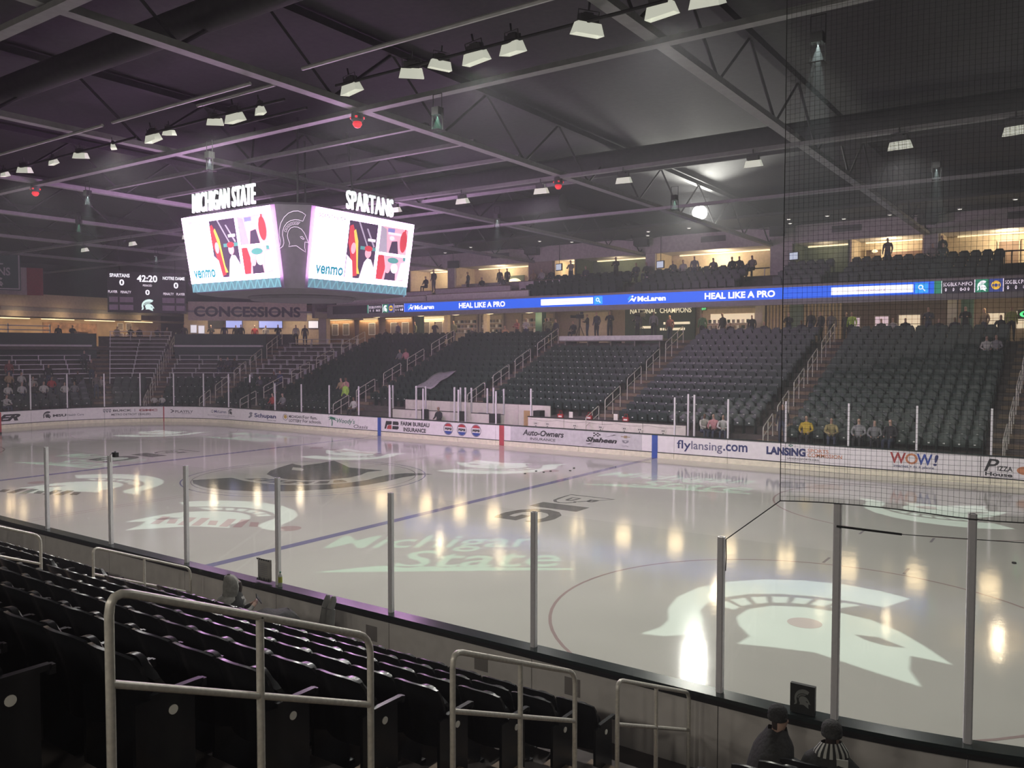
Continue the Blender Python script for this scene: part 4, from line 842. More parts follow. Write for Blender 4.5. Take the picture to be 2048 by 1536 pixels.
for k, (x, y, z, lab) in enumerate(((-6.2, 28.6, 10.75, 'tilted television hanging in the bright suite corner'), (1.5, 28.7, 10.5, 'dark-framed television at the left of the large warm suite'), (10.1, 28.7, 10.5, 'television on the pier right of the large warm suite'), (-15.2, 27.9, 11.4, 'dark hanging screen above the cream suite'), (-21.5, 27.5, 11.0, 'dark hanging screen just right of the video cube'))):
    t = thing('hanging_television', lab, 'television', (x, y, z), -.3 if k < 3 else .3); MB().box((0, 0, 0), (.9 if k > 2 else .62, .1, .55 if k > 2 else .5)).obj('screen_case', DARKW, t)
    if k < 3: MB().box((0, -.055, 0), (.54, .01, .40)).obj('screen', TVE, t)
    MB().tube([(0, .02, .25), (0, .02, 12.42 - z)], .02, 6).obj('hanger', DARKW, t)
WPAR = mat('parapet_white', (.80, .76, .74), .6)
for k, (x0, x1, y, z0, z1, lab) in enumerate(((-16.2, -9.3, 27.0, 8.6, 9.5, 'pale parapet wall below the cream suite'), (-15.6, -6.6, 25.3, 8.45, 8.95, 'long pale parapet just above the display strip'), (-8.8, -5.2, 27.4, 8.9, 9.75, 'pale parapet below the taupe pier'), (-23.5, -16.8, 27.2, 8.6, 9.4, 'pale parapet right of the video cube'), (-25, -15.7, 25.2, 8.45, 8.9, 'grey parapet above the left end of the display strip'))):
    o = box('parapet_wall', WPAR, x0, x1, y, y + .15, z0, z1, lab, 'parapet', 'structure'); box('coping', SBRN, x0, x1, y - .03, y + .2, z1, z1 + .05, parent=o)
t = thing('arched_lamp', 'glowing arched window light in the cream suite', 'lamp', (-11.9, 31.3, 9.9)); place2d('glowing_arch', fill([disc(0, 0, .75, .55, n=16, a0=0, a1=pi)]), WARME, lambda u, v: (u, -.04, v), t); MB().box((0, 0, -.05), (1.7, .1, .1)).obj('sill', SGREY, t); MB().box((0, .03, .3), (1.8, .04, .9)).obj('backing', SGRN, t)
box('suite_counter', SGREY, -15.5, -9.5, 29.3, 29.9, 9.36, 10.0, 'long grey counter in the cream suite', 'counter')
# ceiling downlights and roof speakers over the suites
DL = mat('downlight_lens', (1, .95, .85), .4, emit=1.6, ecol=(1, .95, .82), var=0)
DLX = [(-24, 0), (-21.3, 1), (-18.2, 0), (-15.9, 1), (-13.4, 1), (-12.2, 0), (-6.3, 0), (-4.7, 1), (-3.9, 0), (1.0, 1), (1.8, 0), (4.5, 0), (10.1, 1), (10.5, 0), (12.6, 0), (13.1, 1), (15.5, 1), (16.0, 0), (18.9, 1), (21.5, 0), (22.3, 1)]
for k, (x, a) in enumerate(DLX):
    t = thing('downlight', f'small white downlight in the black soffit, {ORD[min(k+1,20)]} from the video cube' if k < 20 else 'small white downlight in the soffit at the far right edge', 'downlight', (x, 26.2 + 1.6 * a, 12.33), 0, 'soffit downlights')
    MB().lathe([(.13, .02), (.13, -.02), (.10, -.03)], 10).obj('trim_ring', PLATEM, t); MB().lathe([(.10, -.028), (.10, -.034)], 10).obj('lens', DL, t)
for k, x in enumerate((-21.5, -8.3, .3, 9.2, 17.3)):
    t = thing('roof_brace_duct', f'dark slanted roof bracket above the suites, {ORD[k+1]} from the video cube', 'bracket', (x, 28.3, 12.0)); t['kind'] = 'structure'
    MB().box((0, 0, 0), (.9, 1.0, .5), .3).obj('bracket_body', DARKW, t); MB().tube([(.3, -.4, .1), (3.6, -.3, .45)], .03, 5).obj('tie_rod', DARKW, t); MB().tube([(-.3, -.4, .1), (-3.6, -.3, .45)], .03, 5).obj('tie_rod', DARKW, t)
for k, x in enumerate((-11.5, 5.0, 13.0, 21.8)): box('air_grille', mat('grille_dark', (.12, .12, .12), .6), x - .8, x + .8, 28.82, 28.895, 11.75, 12.1, f'dark air grille on the suite bulkhead, {ORD[k+1]} from the left', 'grille')
# ------------------------------------------------------------------ corner and end concourse
SIGNC = Vector((-30.9, 21.6, 0)); sd = Vector((.707, .707, 0)); sn = Vector((.707, -.707, 0))
def corner_box(name, m, u0, u1, n0, n1, z0, z1, parent=None):
    c = SIGNC + sd * ((u0 + u1) / 2) + sn * ((n0 + n1) / 2); return MB().box((c.x, c.y, (z0 + z1) / 2), (u1 - u0, n1 - n0, z1 - z0), pi / 4).obj(name, m, parent)
def cf(u, v, n=0.): q = SIGNC + sd * u + sn * n; return (q.x, q.y, v)
FCRM = mat('fascia_cream', (.80, .70, .58), .7)
sg_ = thing('concession_sign', 'cream fascia with large dark concession lettering over the corner counter', 'sign', (0, 0, 0)); corner_box('fascia_board', FCRM, -4.9, 4.3, -.3, 0, 7.25, 8.75, sg_)
place2d('sign_lettering', text2d('CONCESSIONS', .035), mat('letter_plum', (.09, .075, .10), .6), lambda u, v: cf(-4.45 + 8.25 * u, 7.55 + .84 * v, .012), sg_)
struct(corner_box('floor_corner_deck', CONC, -9, 6, -9, -.9, 5.0, 5.2), 'concourse deck behind the concession counter', 'floor')
struct(corner_box('wall_corner_back', mat('servery_wall', (.62, .50, .38), .7), -6, 6, -4.2, -4.0, 5.2, 8.8), 'cream back wall of the concession stand', 'wall')
struct(corner_box('ceiling_corner_soffit', FASC, -6, 6, -4.2, 0, 7.9, 8.05), 'soffit over the concession stand', 'ceiling')
tag(corner_box('concession_counter', DARKW, -4.8, 3.2, -1.4, -.8, 5.2, 6.2), 'dark concession counter below the large sign', 'counter')
for k, (u0, u1, m, lab) in enumerate(((-2.6, -1.3, em('menu_blue', (.28, .33, .72), 1.0), 'small blue lit menu screen on the left'), (.1, 2.0, MATS['menu_blue'], 'wide blue lit menu screen in the middle'), (-4.0, -2.8, DARKW, 'dark blank menu screen'), (4.2, 5.0, em('menu_white', (.75, .72, .78), .9), 'white lit menu screen on the right'))):
    t = thing('menu_screen', f'{lab} behind the concession counter', 'screen', (0, 0, 0)); corner_box('case', DARKW, u0 - .05, u1 + .05, -3.9, -3.82, 6.75, 7.45, t); corner_box('screen', m, u0, u1, -3.82, -3.80, 6.8, 7.4, t)
for k, (u, z) in enumerate(((-4.7, 6.35), (-4.1, 6.3))): t = thing('till_screen', f'{("first", "second")[k]} bright till screen at the left of the concession counter', 'screen', (0, 0, 0)); corner_box('case', PLATEM, u - .26, u + .26, -1.2, -1.12, z - .1, z + .6, t); corner_box('screen', MATS['menu_white'], u - .22, u + .22, -1.12, -1.10, z - .05, z + .55, t)
for u in (-3.5, 0, 3.5):
    t = thing('ceiling_lamp', f'warm ceiling lamp over the concession stand, {("left", "middle", "right")[int(u / 3.5) + 1]} of three', 'ceiling lamp', cf(u, 7.88, -2.2)); MB().lathe([(.1, 0), (.35, -.03), (.3, -.1), (.05, -.12)], 14).obj('glowing_bowl', WARME, t, True); pl('servery_lamp', (0, 0, -.4), 60, (1, .8, .55), .3, t)
struct(MB().box((-27.5, 26.0, 7.0), (.6, .6, 3.6), pi / 4).obj('column', FASC), 'grey pillar at the right end of the concession sign', 'pillar')
struct(MB().box((-27.2, 27.5, 8.35), (.3, 5.5, 1.7)).obj('wall_corner_return', FASC), 'grey return wall right of the concession sign', 'wall')
# left end: wall facing the rink
XW = -44.0
struct(MB().box((XW - .15, 2, 8.35), (.3, 36, 1.9)).obj('wall_left_fascia', mat('left_fascia_cream', (.60, .50, .40), .7)), 'cream fascia wall above the left end concourse', 'wall')
box('fascia_stripe', FASC, XW, XW + .04, 8.5, 26, 7.95, 8.25, 'dark grey stripe along the cream left fascia', 'stripe')
struct(MB().box((-47.5, 2, 6.9), (.3, 44, 5.2)).obj('wall_left_back', mat('left_back_wood', (.50, .38, .26), .7, var=.15, scale=1.5)), 'tan back wall of the left end concourse', 'wall')
box('floor_left_deck', CONC, -50, -38, -12, 26, 4.9, 5.1, 'concourse floor behind the left end', 'floor', 'structure'); box('ceiling_left_soffit', SCRM, -47.5, XW, -12, 26, 7.42, 7.5, 'warm lit soffit of the left end concourse', 'ceiling', 'structure')
for k, y in enumerate((6, 9.5, 13, 16.5, 20)):
    t = thing('cove_lamp', f'warm cove lamp under the cream left fascia, {ORD[k+1]} from the left', 'lamp', (-44.4, y, 7.36), 0, 'cove lamps on the left end'); MB().box((0, 0, 0), (.12, 2.6, .06)).obj('glowing_strip', WARME, t); pl('cove', (-.9, 0, -.3), 62, (1, .72, .40), .3, t)
    pl('cove_up', (1.1, 0, .25), 16, (1, .74, .42), .3, t)
for k in range(4): box('shelf_rail', PLATEM, -42.8, -42.75, 5.5, 11.6, 5.75 + .32 * k, 5.83 + .32 * k, f'white horizontal rail on the left concourse, {ORD[k+1]} from the bottom', 'rail')
for y in (5.6, 8.4, 11.5): box('rail_post', PLATEM, -42.85, -42.75, y, y + .08, 5.1, 6.9, f'white post of the left concourse rails near {("the wall end", "the middle", "the brown mural")[int((y - 5.6) / 2.8)]}', 'post')
tag(MB().box((-47.3, 15.5, 6.4), (.06, 4.6, 1.6)).obj('wall_mural', mat('mural_brown', (.42, .25, .16), .6, var=.35, scale=3)), 'brown patterned mural on the left concourse wall', 'mural')
for k in range(4): poster(-47.33, 20.0 + .8 * (k % 2), 6.1 + .9 * (k // 2), .5, .6, f'small pale framed notice right of the mural, {("lower left", "lower right", "upper left", "upper right")[k]}', rz=pi / 2)
tag(MB().box((-42.6, 13.9, 5.7), (.1, 1.1, 1.3)).obj('wood_gate', mat('tan_gate', (.42, .29, .17), .6, var=.2, scale=2)), 'tan wooden gate panel beside the left bleachers', 'panel')
# outer walls
for nm, m, x0, x1, y0, y1, lab in (('wall_far', DARKW, -60, 46, 39.8, 40, 'dark outer wall behind the far concourse'), ('wall_left', DARKW, -60, -59.8, -50, 40, 'dark outer wall behind the left end'), ('wall_right', DARKW, 45.8, 46, -50, 40, 'dark outer wall behind the right end'), ('wall_near', DARKW, -60, 46, -50, -49.8, 'dark outer wall behind the near stand')):
    box(nm, m, x0, x1, y0, y1, 0, 13.4, lab, 'wall', 'structure')
# ------------------------------------------------------------------ small scoreboard, banner, flag
def hboard(): 
    C_ = Vector((-35.2, 15.2, 0)); r_ = Vector((.55, .835, 0)); n_ = Vector((.835, -.55, 0))
    t = thing('corner_scoreboard', 'black scoreboard with clock and helmet hanging in front of the left bleachers', 'scoreboard', (0, 0, 0)); W, z0, z1 = 5.55, 7.75, 10.85
    a = atan2(r_.y, r_.x)
    MB().box((C_.x, C_.y, (z0 + z1) / 2), (W, .3, z1 - z0), a).obj('scoreboard_case', mat('score_case', (.03, .022, .035), .5), t)
    for s_ in (-2, 2): q = C_ + r_ * s_; MB().tube([(q.x, q.y, z1), (q.x, q.y, 13.3)], .02, 5).obj('hanger', DARKW, t)
    def f(u, v, n=.16): q = C_ + r_ * ((u - .5) * W) + n_ * n; return (q.x, q.y, z0 + (z1 - z0) * v)
    tx = lambda s_, u0, u1, v0, v1, m=LW, b=.03: place2d('score_digits', text2d(s_, b), m, lambda u, v: f(u0 + (u1 - u0) * u, v0 + (v1 - v0) * v), t)
    tx('SPARTANS', .03, .28, .86, .95); tx('0', .15, .21, .66, .81); tx('42:20', .37, .63, .76, .93); tx('PERIOD', .445, .56, .65, .70, LPK, .01); tx('0', .475, .53, .44, .57); tx('NOTRE DAME', .70, .985, .83, .91); tx('0', .84, .90, .62, .77)
    tx('PLAYER', .01, .125, .475, .535, LPK, .01); tx('PENALTY', .165, .295, .47, .53, LPK, .01); tx('PENALTY', .705, .84, .45, .51, LPK, .01); tx('PLAYER', .875, .985, .45, .51, LPK, .01)
    pm = mat('penalty_cell', (.55, .44, .57), .5)
    for u0, u1 in ((.02, .13), (.15, .32), (.69, .85), (.87, .98)):
        for v0, v1 in ((.06, .19), (.25, .38)): place2d('penalty_cell', fill([rect(u0, v0, u1, v1)]), pm, lambda u, v: f(u, v, .155), t)
    place2d('helmet_mark', HELM, em('helmet_aqua', (.72, .95, .90), 1.), lambda u, v: f(.42 + .17 * u, .04 + .26 * v), t)
hboard()
def bf(x, y, z): return (x, y, z)
bt = thing('championship_banner', 'dark green championship banner with white border at the left edge', 'banner', (-36, 4.0, 8.9)); BD = mat('banner_green', (.03, .07, .06), .8); BW = mat('banner_white', (.48, .46, .48), .8)
rb = Vector((.45, .89, 0))
def bfn(o, n=.035): return lambda u, v: (o + rb.x * u + .89 * n, rb.y * u - .45 * n, v)
MB().box((0, 0, 1.3), (4.2, .04, 2.6), atan2(rb.y, rb.x)).obj('cloth', BD, bt)
place2d('border', fill([rect(-2.05, .06, 2.05, 2.54), rect(-1.97, .14, 1.97, 2.46)]), BW, bfn(0), bt)
for t_, u0, u1, v0 in (('NATIONAL', -1.85, 1.1, 1.7), ('CHAMPIONS', -1.9, 1.5, .98), ('2007', -1.1, .35, .25)): place2d('lettering', text2d(t_, .02), BW, lambda u, v: bfn(0)(u0 + (u1 - u0) * u, v0 + .55 * v), bt)
place2d('helmet_mark', HELM, BW, lambda u, v: bfn(0)(.5 + .6 * u, .22 + .55 * v), bt)
ft = thing('maple_leaf_flag', 'red and white maple leaf flag hanging behind the banner', 'flag', (-39.9, 7.45, 8.9)); FR = mat('flag_red', (.34, .03, .05), .8); FWm = mat('flag_white', (.50, .44, .42), .8)
def wavy(u0, u1, m, nm):
    mb = MB(); n = 6; V = []
    for i in range(n + 1):
        u = u0 + (u1 - u0) * i / n
        for v in (0, 1): V.append((rb.x * u + .06 * sin(u * 4), rb.y * u, 2.0 * v))
    mb.add(V, [(2 * i, 2 * i + 2, 2 * i + 3, 2 * i + 1) for i in range(n)]); o = mb.obj(nm, m, ft); s_ = o.modifiers.new('thickness', 'SOLIDIFY'); s_.thickness = .02
wavy(-2, -1, FR, 'red_stripe'); wavy(-1, 1, FWm, 'white_field'); wavy(1, 2, FR, 'red_stripe')
LEAF = [(0, -.6), (.04, -.25), (.4, -.3), (.33, -.15), (.7, .2), (.55, .25), (.6, .5), (.35, .42), (.3, .55), (.15, .35), (.2, .75), (.1, .7), (0, .95)]
place2d('maple_leaf', fill([LEAF + [(-x, y) for x, y in LEAF[::-1][1:-1]]]), FR, lambda u, v: (rb.x * u * .75 + .1, rb.y * u * .75 - .06, 1.0 + .75 * v), ft)
# ------------------------------------------------------------------ benches and scorer boxes behind the far boards
def far_box(name, m, s0, s1, d0, d1, z0, z1, parent=None):
    return MB().box(((s0 + s1) / 2, HW + (d0 + d1) / 2, (z0 + z1) / 2), (s1 - s0, d1 - d0, z1 - z0)).obj(name, m, parent)
BW_ = mat('bench_wall_white', (.84, .80, .72), .5, var=.05)
bw = thing('bench_wall', 'long white team bench wall with hanging paper jerseys above the boards', 'bench wall', (0, 0, 0))
for k in range(4): far_box('wall_panel', BW_, .95 + 2.17 * k, .95 + 2.17 * k + 2.15, 1.0, 1.06, .45, 1.45, bw)
far_box('cap_rail', BLACK, .93, 9.65, .97, 1.09, 1.45, 1.50, bw); far_box('player_bench', mat('bench_seat', (.3, .28, .26), .6), 1.0, 9.6, .55, .9, .85, .9, bw)
for k in range(6): far_box('bench_leg', ALU, 1.2 + 1.6 * k, 1.26 + 1.6 * k, .6, .85, .45, .85, bw)
mb = MB(); pts = [(1.1 + 8.3 * i / 40, HW + .985, 1.30 - .07 * abs(sin(i / 40 * pi * 5)) + .06) for i in range(41)]
g = thing('paper_garland', 'thin string of cut-out paper jerseys pinned along the white bench wall', 'garland', (0, 0, 0)); mb.tube(pts, .004, 4).obj('string', INK, g)
PAPER = mat('paper_white', (.78, .76, .68), .7)
for x in (1.45, 2.15, 3.75, 5.2, 6.5, 7.3, 8.5):
    J = [(-.12, 0), (.12, 0), (.13, .2), (.2, .17), (.22, .25), (.1, .34), (-.1, .34), (-.22, .25), (-.2, .17), (-.13, .2)]
    mb = MB(); V, F = fill([J]); mb.add([(x + u * .8, HW + .975, .92 + v) for u, v in V], F); o = mb.obj('paper_jersey', PAPER, g)
    for u, v in ((-.05, .22), (.05, .22), (0, .1)): place2d('jersey_spot', fill([disc(u, v, .035, n=8)]), INK, lambda a, b: (x + a * .8, HW + .970, .92 + b), o)
for k, x in enumerate((2.9, 4.55, 6.55)):
    t = thing('bottle_carrier', f'red water bottle carrier on the white bench wall, {("left", "middle", "right")[k]} of three', 'carrier', (x, HW + 1.04, 1.5)); RC = mat('carrier_red', (.42, .03, .03), .4)
    MB().box((0, 0, .09), (.30, .14, .18)).obj('crate', RC, t); MB().tube([(-.1, 0, .17), (-.06, 0, .34), (.06, 0, .34), (.1, 0, .17)], .014, 6).obj('handle', RC, t); MB().box((0, -.072, .07), (.2, .004, .07)).obj('label_plate', PLATEM, t)
for k, x in enumerate((3.5, 6.0)): t = tag(MB().box((x, HW + 1.03, 1.67), (.22, .01, .30)).obj('paper_notice', PAPER), f'white paper notice standing on the bench wall, {("left", "right")[k]} one', 'notice')
sb_ = thing('scorer_back_wall', 'white panelled wall behind the scorer boxes', 'wall', (0, 0, 0)); sb_['kind'] = 'structure'
for k in range(5): far_box('wall_panel', BW_, -8.9 + 2.05 * k, -8.9 + 2.05 * k + 2.03, 2.55, 2.62, .45, 1.95, sb_)
far_box('cap_rail', BLACK, -8.92, 1.35, 2.53, 2.64, 1.95, 1.98, sb_); far_box('grey_door', GREY, -3.4, -2.6, 2.5, 2.55, .45, 1.4, sb_)
for nm, a, b in (('left penalty', -8.5, -3.5), ('right penalty', -2.75, -.6)):
    t = thing('scorer_box', f'white {nm} box wall with glass dividers behind the boards', 'penalty box', (0, 0, 0))
    far_box('wall_panel', BW_, a, b, 1.0, 1.05, .45, 1.48, t); far_box('cap_rail', BLACK, a, b, .98, 1.07, 1.48, 1.51, t); far_box('glass_divider', GLASS, b, b + .012, .1, 1.0, 1.1, 2.5, t); far_box('glass_divider', GLASS, a, a + .012, .1, 1.0, 1.1, 2.5, t)
    for x in (a, (a + b) / 2, b): far_box('divider_post', ALU, x - .04, x + .04, 1.0, 1.06, 1.5, 2.85, t)
    far_box('bench_plank', ALU, a + .2, b - .2, .55, .85, .85, .89, t)
for k, (x, d) in enumerate(((-8.0, .18), (-6.0, .2), (-3.3, .22), (-2.55, .22), (-1.2, .9), (1.05, 1.1), (9.75, .9), (10.25, .4))):
    tag(far_box('glass_post', STEEL, x - .04, x + .04, d, d + .07, .45, 2.9), f'tall steel glass post by the benches, {ORD[k+1]} from the left', 'post')
for k, (x, lab) in enumerate(((-5.9, 'left'), (-3.2, 'middle'))):
    t = thing('office_chair', f'dark office chair in the scorer box, {lab} one', 'chair', (x, HW + .6, .45)); MB().box((0, 0, .48), (.5, .46, .08)).obj('seat', BLACK, t); MB().box((0, .25, .85), (.48, .07, .55)).obj('backrest', BLACK, t); MB().tube([(0, 0, 0), (0, 0, .45)], .03, 8).obj('stem', BLACK, t)
    for a in range(5): MB().tube([(0, 0, .1), (.28 * cos(a * 1.257), .28 * sin(a * 1.257), .03)], .02, 5).obj('foot', BLACK, t)
t = thing('monitor_stand', 'dark monitor on a white stand in the right penalty box', 'monitor', (-.95, HW + .7, .45)); MB().box((0, 0, .85), (.62, .06, .5), .4).obj('screen_case', BLACK, t); MB().box((0, .05, .45), (.1, .1, .6)).obj('stand', PLATEM, t); MB().box((0, .05, .02), (.4, .3, .04)).obj('base', PLATEM, t)
tag(far_box('wood_door', mat('door_tan', (.45, .30, .14), .6), .55, .95, 1.2, 1.26, .45, 1.75), 'tan wooden door at the left end of the bench wall', 'door')
tag(far_box('black_cabinet', BLACK, 1.0, 1.4, 1.4, 1.9, .45, 1.75), 'black cabinet beside the tan door', 'cabinet')
# white sheet laid on the seats
mb = MB(); n = 8; V = []
for i in range(n + 1):
    for j in range(5): d = 3.9 + 2.4 * i / n; V.append((-9.35 + .32 * j + .05 * sin(i), HW + d, Z0F + .406 * (d - D0) + .62 + .05 * sin(i * 1.3 + j)))
mb.add(V, [(i * 5 + j, i * 5 + j + 1, i * 5 + j + 6, i * 5 + j + 5) for i in range(n) for j in range(4)]); o = mb.obj('white_tarp', mat('tarp_pale', (.45, .42, .46), .7), None, True); o.modifiers.new('thickness', 'SOLIDIFY').thickness = .015; tag(o, 'pale rumpled tarp laid over seats behind the scorer boxes', 'tarp')
# ------------------------------------------------------------------ goal
t = thing('goal', 'red-posted hockey goal at the far left end of the ice', 'goal', (-27.1, 0, 0)); GP = mat('goal_red', (.42, .03, .05), .35)
MB().tube([(0, -.915, 0), (0, -.915, 1.22), (0, .915, 1.22), (0, .915, 0)], .04, 10).obj('goal_frame', GP, t, True)
MB().tube([(0, -.915, .03), (-.9, -.8, .03), (-1.1, 0, .03), (-.9, .8, .03), (0, .915, .03)], .035, 8).obj('base_frame', GP, t, True); MB().tube([(0, -.9, 1.2), (-.5, -.6, 1.15), (-.55, 0, 1.15), (-.5, .6, 1.15), (0, .9, 1.2)], .02, 6).obj('top_frame', GP, t)
for a in (-1, 1): MB().lathe([(.05, 0), (.05, .1)], 10, (0, a * .915, 0)).obj('post_base', BLACK, t)
NETM = mat('net_cord_white', (.6, .6, .58), .8); nt_ = MB()
for k in range(13):
    y = -.8 + 1.6 * k / 12; nt_.tube([(-.5, y * .75, 1.15), (-1.02 + .15 * abs(y), y, .04)], .006, 3)
for k in range(8):
    f = k / 8; z = .1 + 1.0 * f; x = -1.0 + .5 * f; nt_.tube([(0, -.9, z), (x, -.75, z), (x - .05, 0, z), (x, .75, z), (0, .9, z)], .006, 3)
o = nt_.obj('net', NETM, t)
# ------------------------------------------------------------------ pucks
pk = MB().lathe([(.036, 0), (.038, .003), (.038, .022), (.036, .025)], 16).mesh('puck', True); pk.materials.append(mat('puck_rubber', (.012, .012, .012), .6))
for k, (x, y) in enumerate(((6.52, 5.38), (6.5, 6.21), (6.9, 6.15), (6.98, 6.54), (7.55, 7.12), (7.31, 7.83), (23.4, .31))):
    o = link('hockey_puck', pk, None, (x, y, .001)); o.scale = (1.25, 1.25, 1.25)
    tag(o, f'black puck on the ice by the far red dot, {ORD[k+1]} from the left' if k < 4 else ('black puck right of the far red dot, lower of two', 'black puck right of the far red dot, upper of two', 'lone black puck at the right edge of the ice')[k - 4], 'puck', 'pucks on the ice')
# ------------------------------------------------------------------ safety net at the near right corner
NC = mat('net_cord_black', (.05, .05, .052), .9); mb = MB(); p = .048; zb, zt = 3.28, 9.2
def netp(i, z):
    s = 22.1 + i * p; x, y, _ = NB(s, .10); sag = .03 * sin(i * .11) if z < 3.5 else 0; return (x, y + .01 * sin(z * 2 + i * .3), z + sag)
NI = 96
for i in range(NI): mb.tube([netp(i, z) for z in (zb, 4.6, 6, 7.6, zt)], .0014, 3, False)
k = 0; z = zb
while z < zt: mb.tube([netp(i, z) for i in range(0, NI, 5)], .0014, 3, False); z += p
sn_ = thing('safety_net', 'black mesh safety net hanging above the near right glass', 'net', (0, 0, 0)); o = mb.obj('mesh', NC, sn_); o['kind'] = 'stuff'
MB().tube([netp(0, z) for z in (zb, 5, 7, zt, 11.1)], .0045, 6).obj('edge_rope', NC, sn_); MB().tube([netp(i, zb) for i in range(0, NI, 4)], .006, 6).obj('bottom_rope', NC, sn_)
a = netp(0, zb); MB().tube([a, NB(21.51, .06, 2.79)], .006, 5).obj('guy_rope', NC, sn_); MB().tube([NB(21.51, .06, 2.79), NB(21.53, .10, 2.6), NB(21.52, .09, 2.45)], .006, 5).obj('rope_tail', NC, sn_)
MB().tube([NB(22.66, .12, 3.08), NB(23.25, .12, 3.06)], .012, 6).obj('tension_bar', BLACK, sn_); MB().tube([NB(23.25, .12, 3.06), NB(25.5, .12, 3.05)], .004, 5).obj('tension_wire', NC, sn_)
# ------------------------------------------------------------------ people
SK = lambda n, c: mat('skin_' + n, c, .55, var=.05)
SKIN = [SK('light', (.55, .36, .28)), SK('tan', (.42, .26, .19)), SK('brown', (.20, .11, .07))]
HAIR = [mat('hair_dark', (.03, .02, .018), .6), mat('hair_brown', (.10, .06, .035), .6), mat('hair_blond', (.38, .27, .13), .6), mat('hair_grey', (.35, .34, .33), .6)]
DEN = mat('denim_dark', (.05, .06, .10), .8); PANT = mat('trouser_black', (.03, .03, .033), .8); SHOE = mat('shoe_dark', (.04, .04, .04), .6)
def clothes(c): return mat('cloth_%02d_%02d_%02d' % tuple(int(x * 99) for x in c), c, .85, var=.12, scale=14)
def skin_mesh(name, J, Ed, sub=1, root=0):
    me = bpy.data.meshes.new(name); me.from_pydata([j[0] for j in J], Ed, []); o = bpy.data.objects.new(name, me); COL.objects.link(o)
    sm = o.modifiers.new('skin', 'SKIN'); sm.use_smooth_shade = True; sm.branch_smoothing = .4
    for k, j in enumerate(J):
        d = me.skin_vertices[0].data[k]; r = j[1]; d.radius = (r, r) if not isinstance(r, tuple) else r; d.use_root = k == root
    o.modifiers.new('sub', 'SUBSURF').levels = sub
    dg = bpy.context.evaluated_depsgraph_get(); out = bpy.data.meshes.new_from_object(o.evaluated_get(dg)); out.name = name
    bpy.data.objects.remove(o); return out
def body(pose, sub=1):
    J = []; E = []; reg = []
    def add(p, r, parent, g): J.append((p, r)); reg.append(g); (E.append((parent, len(J) - 1)) if parent is not None else None); return len(J) - 1
    sit = pose in ('sit', 'sitlean', 'sithold'); zp = .48 if sit else .95; ln = .12 if pose in ('sitlean', 'sithold', 'lean') else 0.
    pv = add((0, 0, zp), (.17, .13), None, 'pants'); sp = add((0, ln * .3, zp + .22), (.155, .115), pv, 'top'); chs = add((0, ln * .8, zp + .42), (.18, .125), sp, 'top')
    nk0 = add((0, ln, zp + .55), (.075, .07), chs, 'top'); nk = add((0, ln + .01, zp + .61), .052, nk0, 'skin'); h1 = add((0, ln + .03, zp + .68), (.072, .085), nk, 'skin'); h2 = add((0, ln + .025, zp + .76), (.082, .1), h1, 'skin'); h3 = add((0, ln + .01, zp + .83), (.062, .072), h2, 'hair')
    ns = add((0, ln + .125, zp + .715), .014, h2, 'skin')
    for s in (-1, 1):
        sh = add((s * .185, ln * .9, zp + .49), .075, chs, 'top')
        if pose == 'stand': el, wr, hn = (s * .25, -.03, zp + .22), (s * .24, .08, zp), (s * .235, .11, zp - .1)
        elif pose in ('lean', 'hold'): el, wr, hn = (s * .26, ln + .08, zp + .25), (s * .14, ln + .30, zp + .28), (s * .10, ln + .36, zp + .30)
        elif pose == 'sithold': el, wr, hn = (s * .24, ln + .10, zp + .24), (s * .09, ln + .26, zp + .34), (s * .05, ln + .31, zp + .38)
        elif pose == 'sit': el, wr, hn = (s * .27, .04, zp + .24), (s * .16, .26, zp + .16), (s * .12, .33, zp + .15)
        else: el, wr, hn = (s * .25, ln + .16, zp + .24), (s * .1, ln + .36, zp + .2), (s * .06, ln + .42, zp + .2)
        e = add(el, .052, sh, 'top'); wv = add(wr, .036, e, 'top'); h = add(hn, (.042, .026), wv, 'skin')
        if sub > 1:
            d = (Vector(hn) - Vector(wr)).normalized()
            for q in range(4): f0 = Vector(hn) + d * .06 + Vector((0, 0, .022 * (q - 1.5))); k0 = add(tuple(f0), .010, h, 'skin'); add(tuple(f0 + d * (.035 + .006 * (q % 3)) + Vector((-s * .012, 0, -.008))), .008, k0, 'skin')
            add(tuple(Vector(hn) + Vector((-s * .045, .01, .02))), .011, h, 'skin')
        hp = add((s * .1, 0, zp - .04), .105, pv, 'pants')
        if sit: kn, an, to = (s * .12, .42, zp + .02), (s * .12, .44, .09), (s * .13, .58, .045)
        else: kn, an, to = (s * .11, .02 if s > 0 else .05, .50), (s * .12, -.01, .09), (s * .13, .14, .045)
        kk = add(kn, .068, hp, 'pants'); aa = add(an, .045, kk, 'pants'); add(to, (.045, .035), aa, 'shoe')
    me = skin_mesh('body_' + pose, J, E, sub)
    G = {'skin': 0, 'hair': 1, 'top': 2, 'pants': 3, 'shoe': 4}
    for k in range(5): me.materials.append(None)
    segs = [(Vector(J[a][0]), Vector(J[b][0]), reg[a], reg[b]) for a, b in E]
    hd = Vector(J[h2][0])
    for f in me.polygons:
        c_ = f.center; best = (9, 'top')
        for a, b, ra, rb_ in segs:
            d = b - a; t_ = max(0, min(1, (c_ - a).dot(d) / max(d.length_squared, 1e-6))); q = (c_ - (a + d * t_)).length
            if q < best[0]: best = (q, rb_ if t_ > .45 else ra)
        g_ = best[1]
        if g_ in ('skin', 'hair') and (c_ - hd).length < .2 and c_.z > hd.z - .1: g_ = 'hair' if (c_.z > hd.z + .055 or c_.y < hd.y - .02) else 'skin'
        f.material_index = G[g_]
    return me
BODY = {p_: body(p_) for p_ in ('stand', 'hold', 'sit', 'sitlean')}
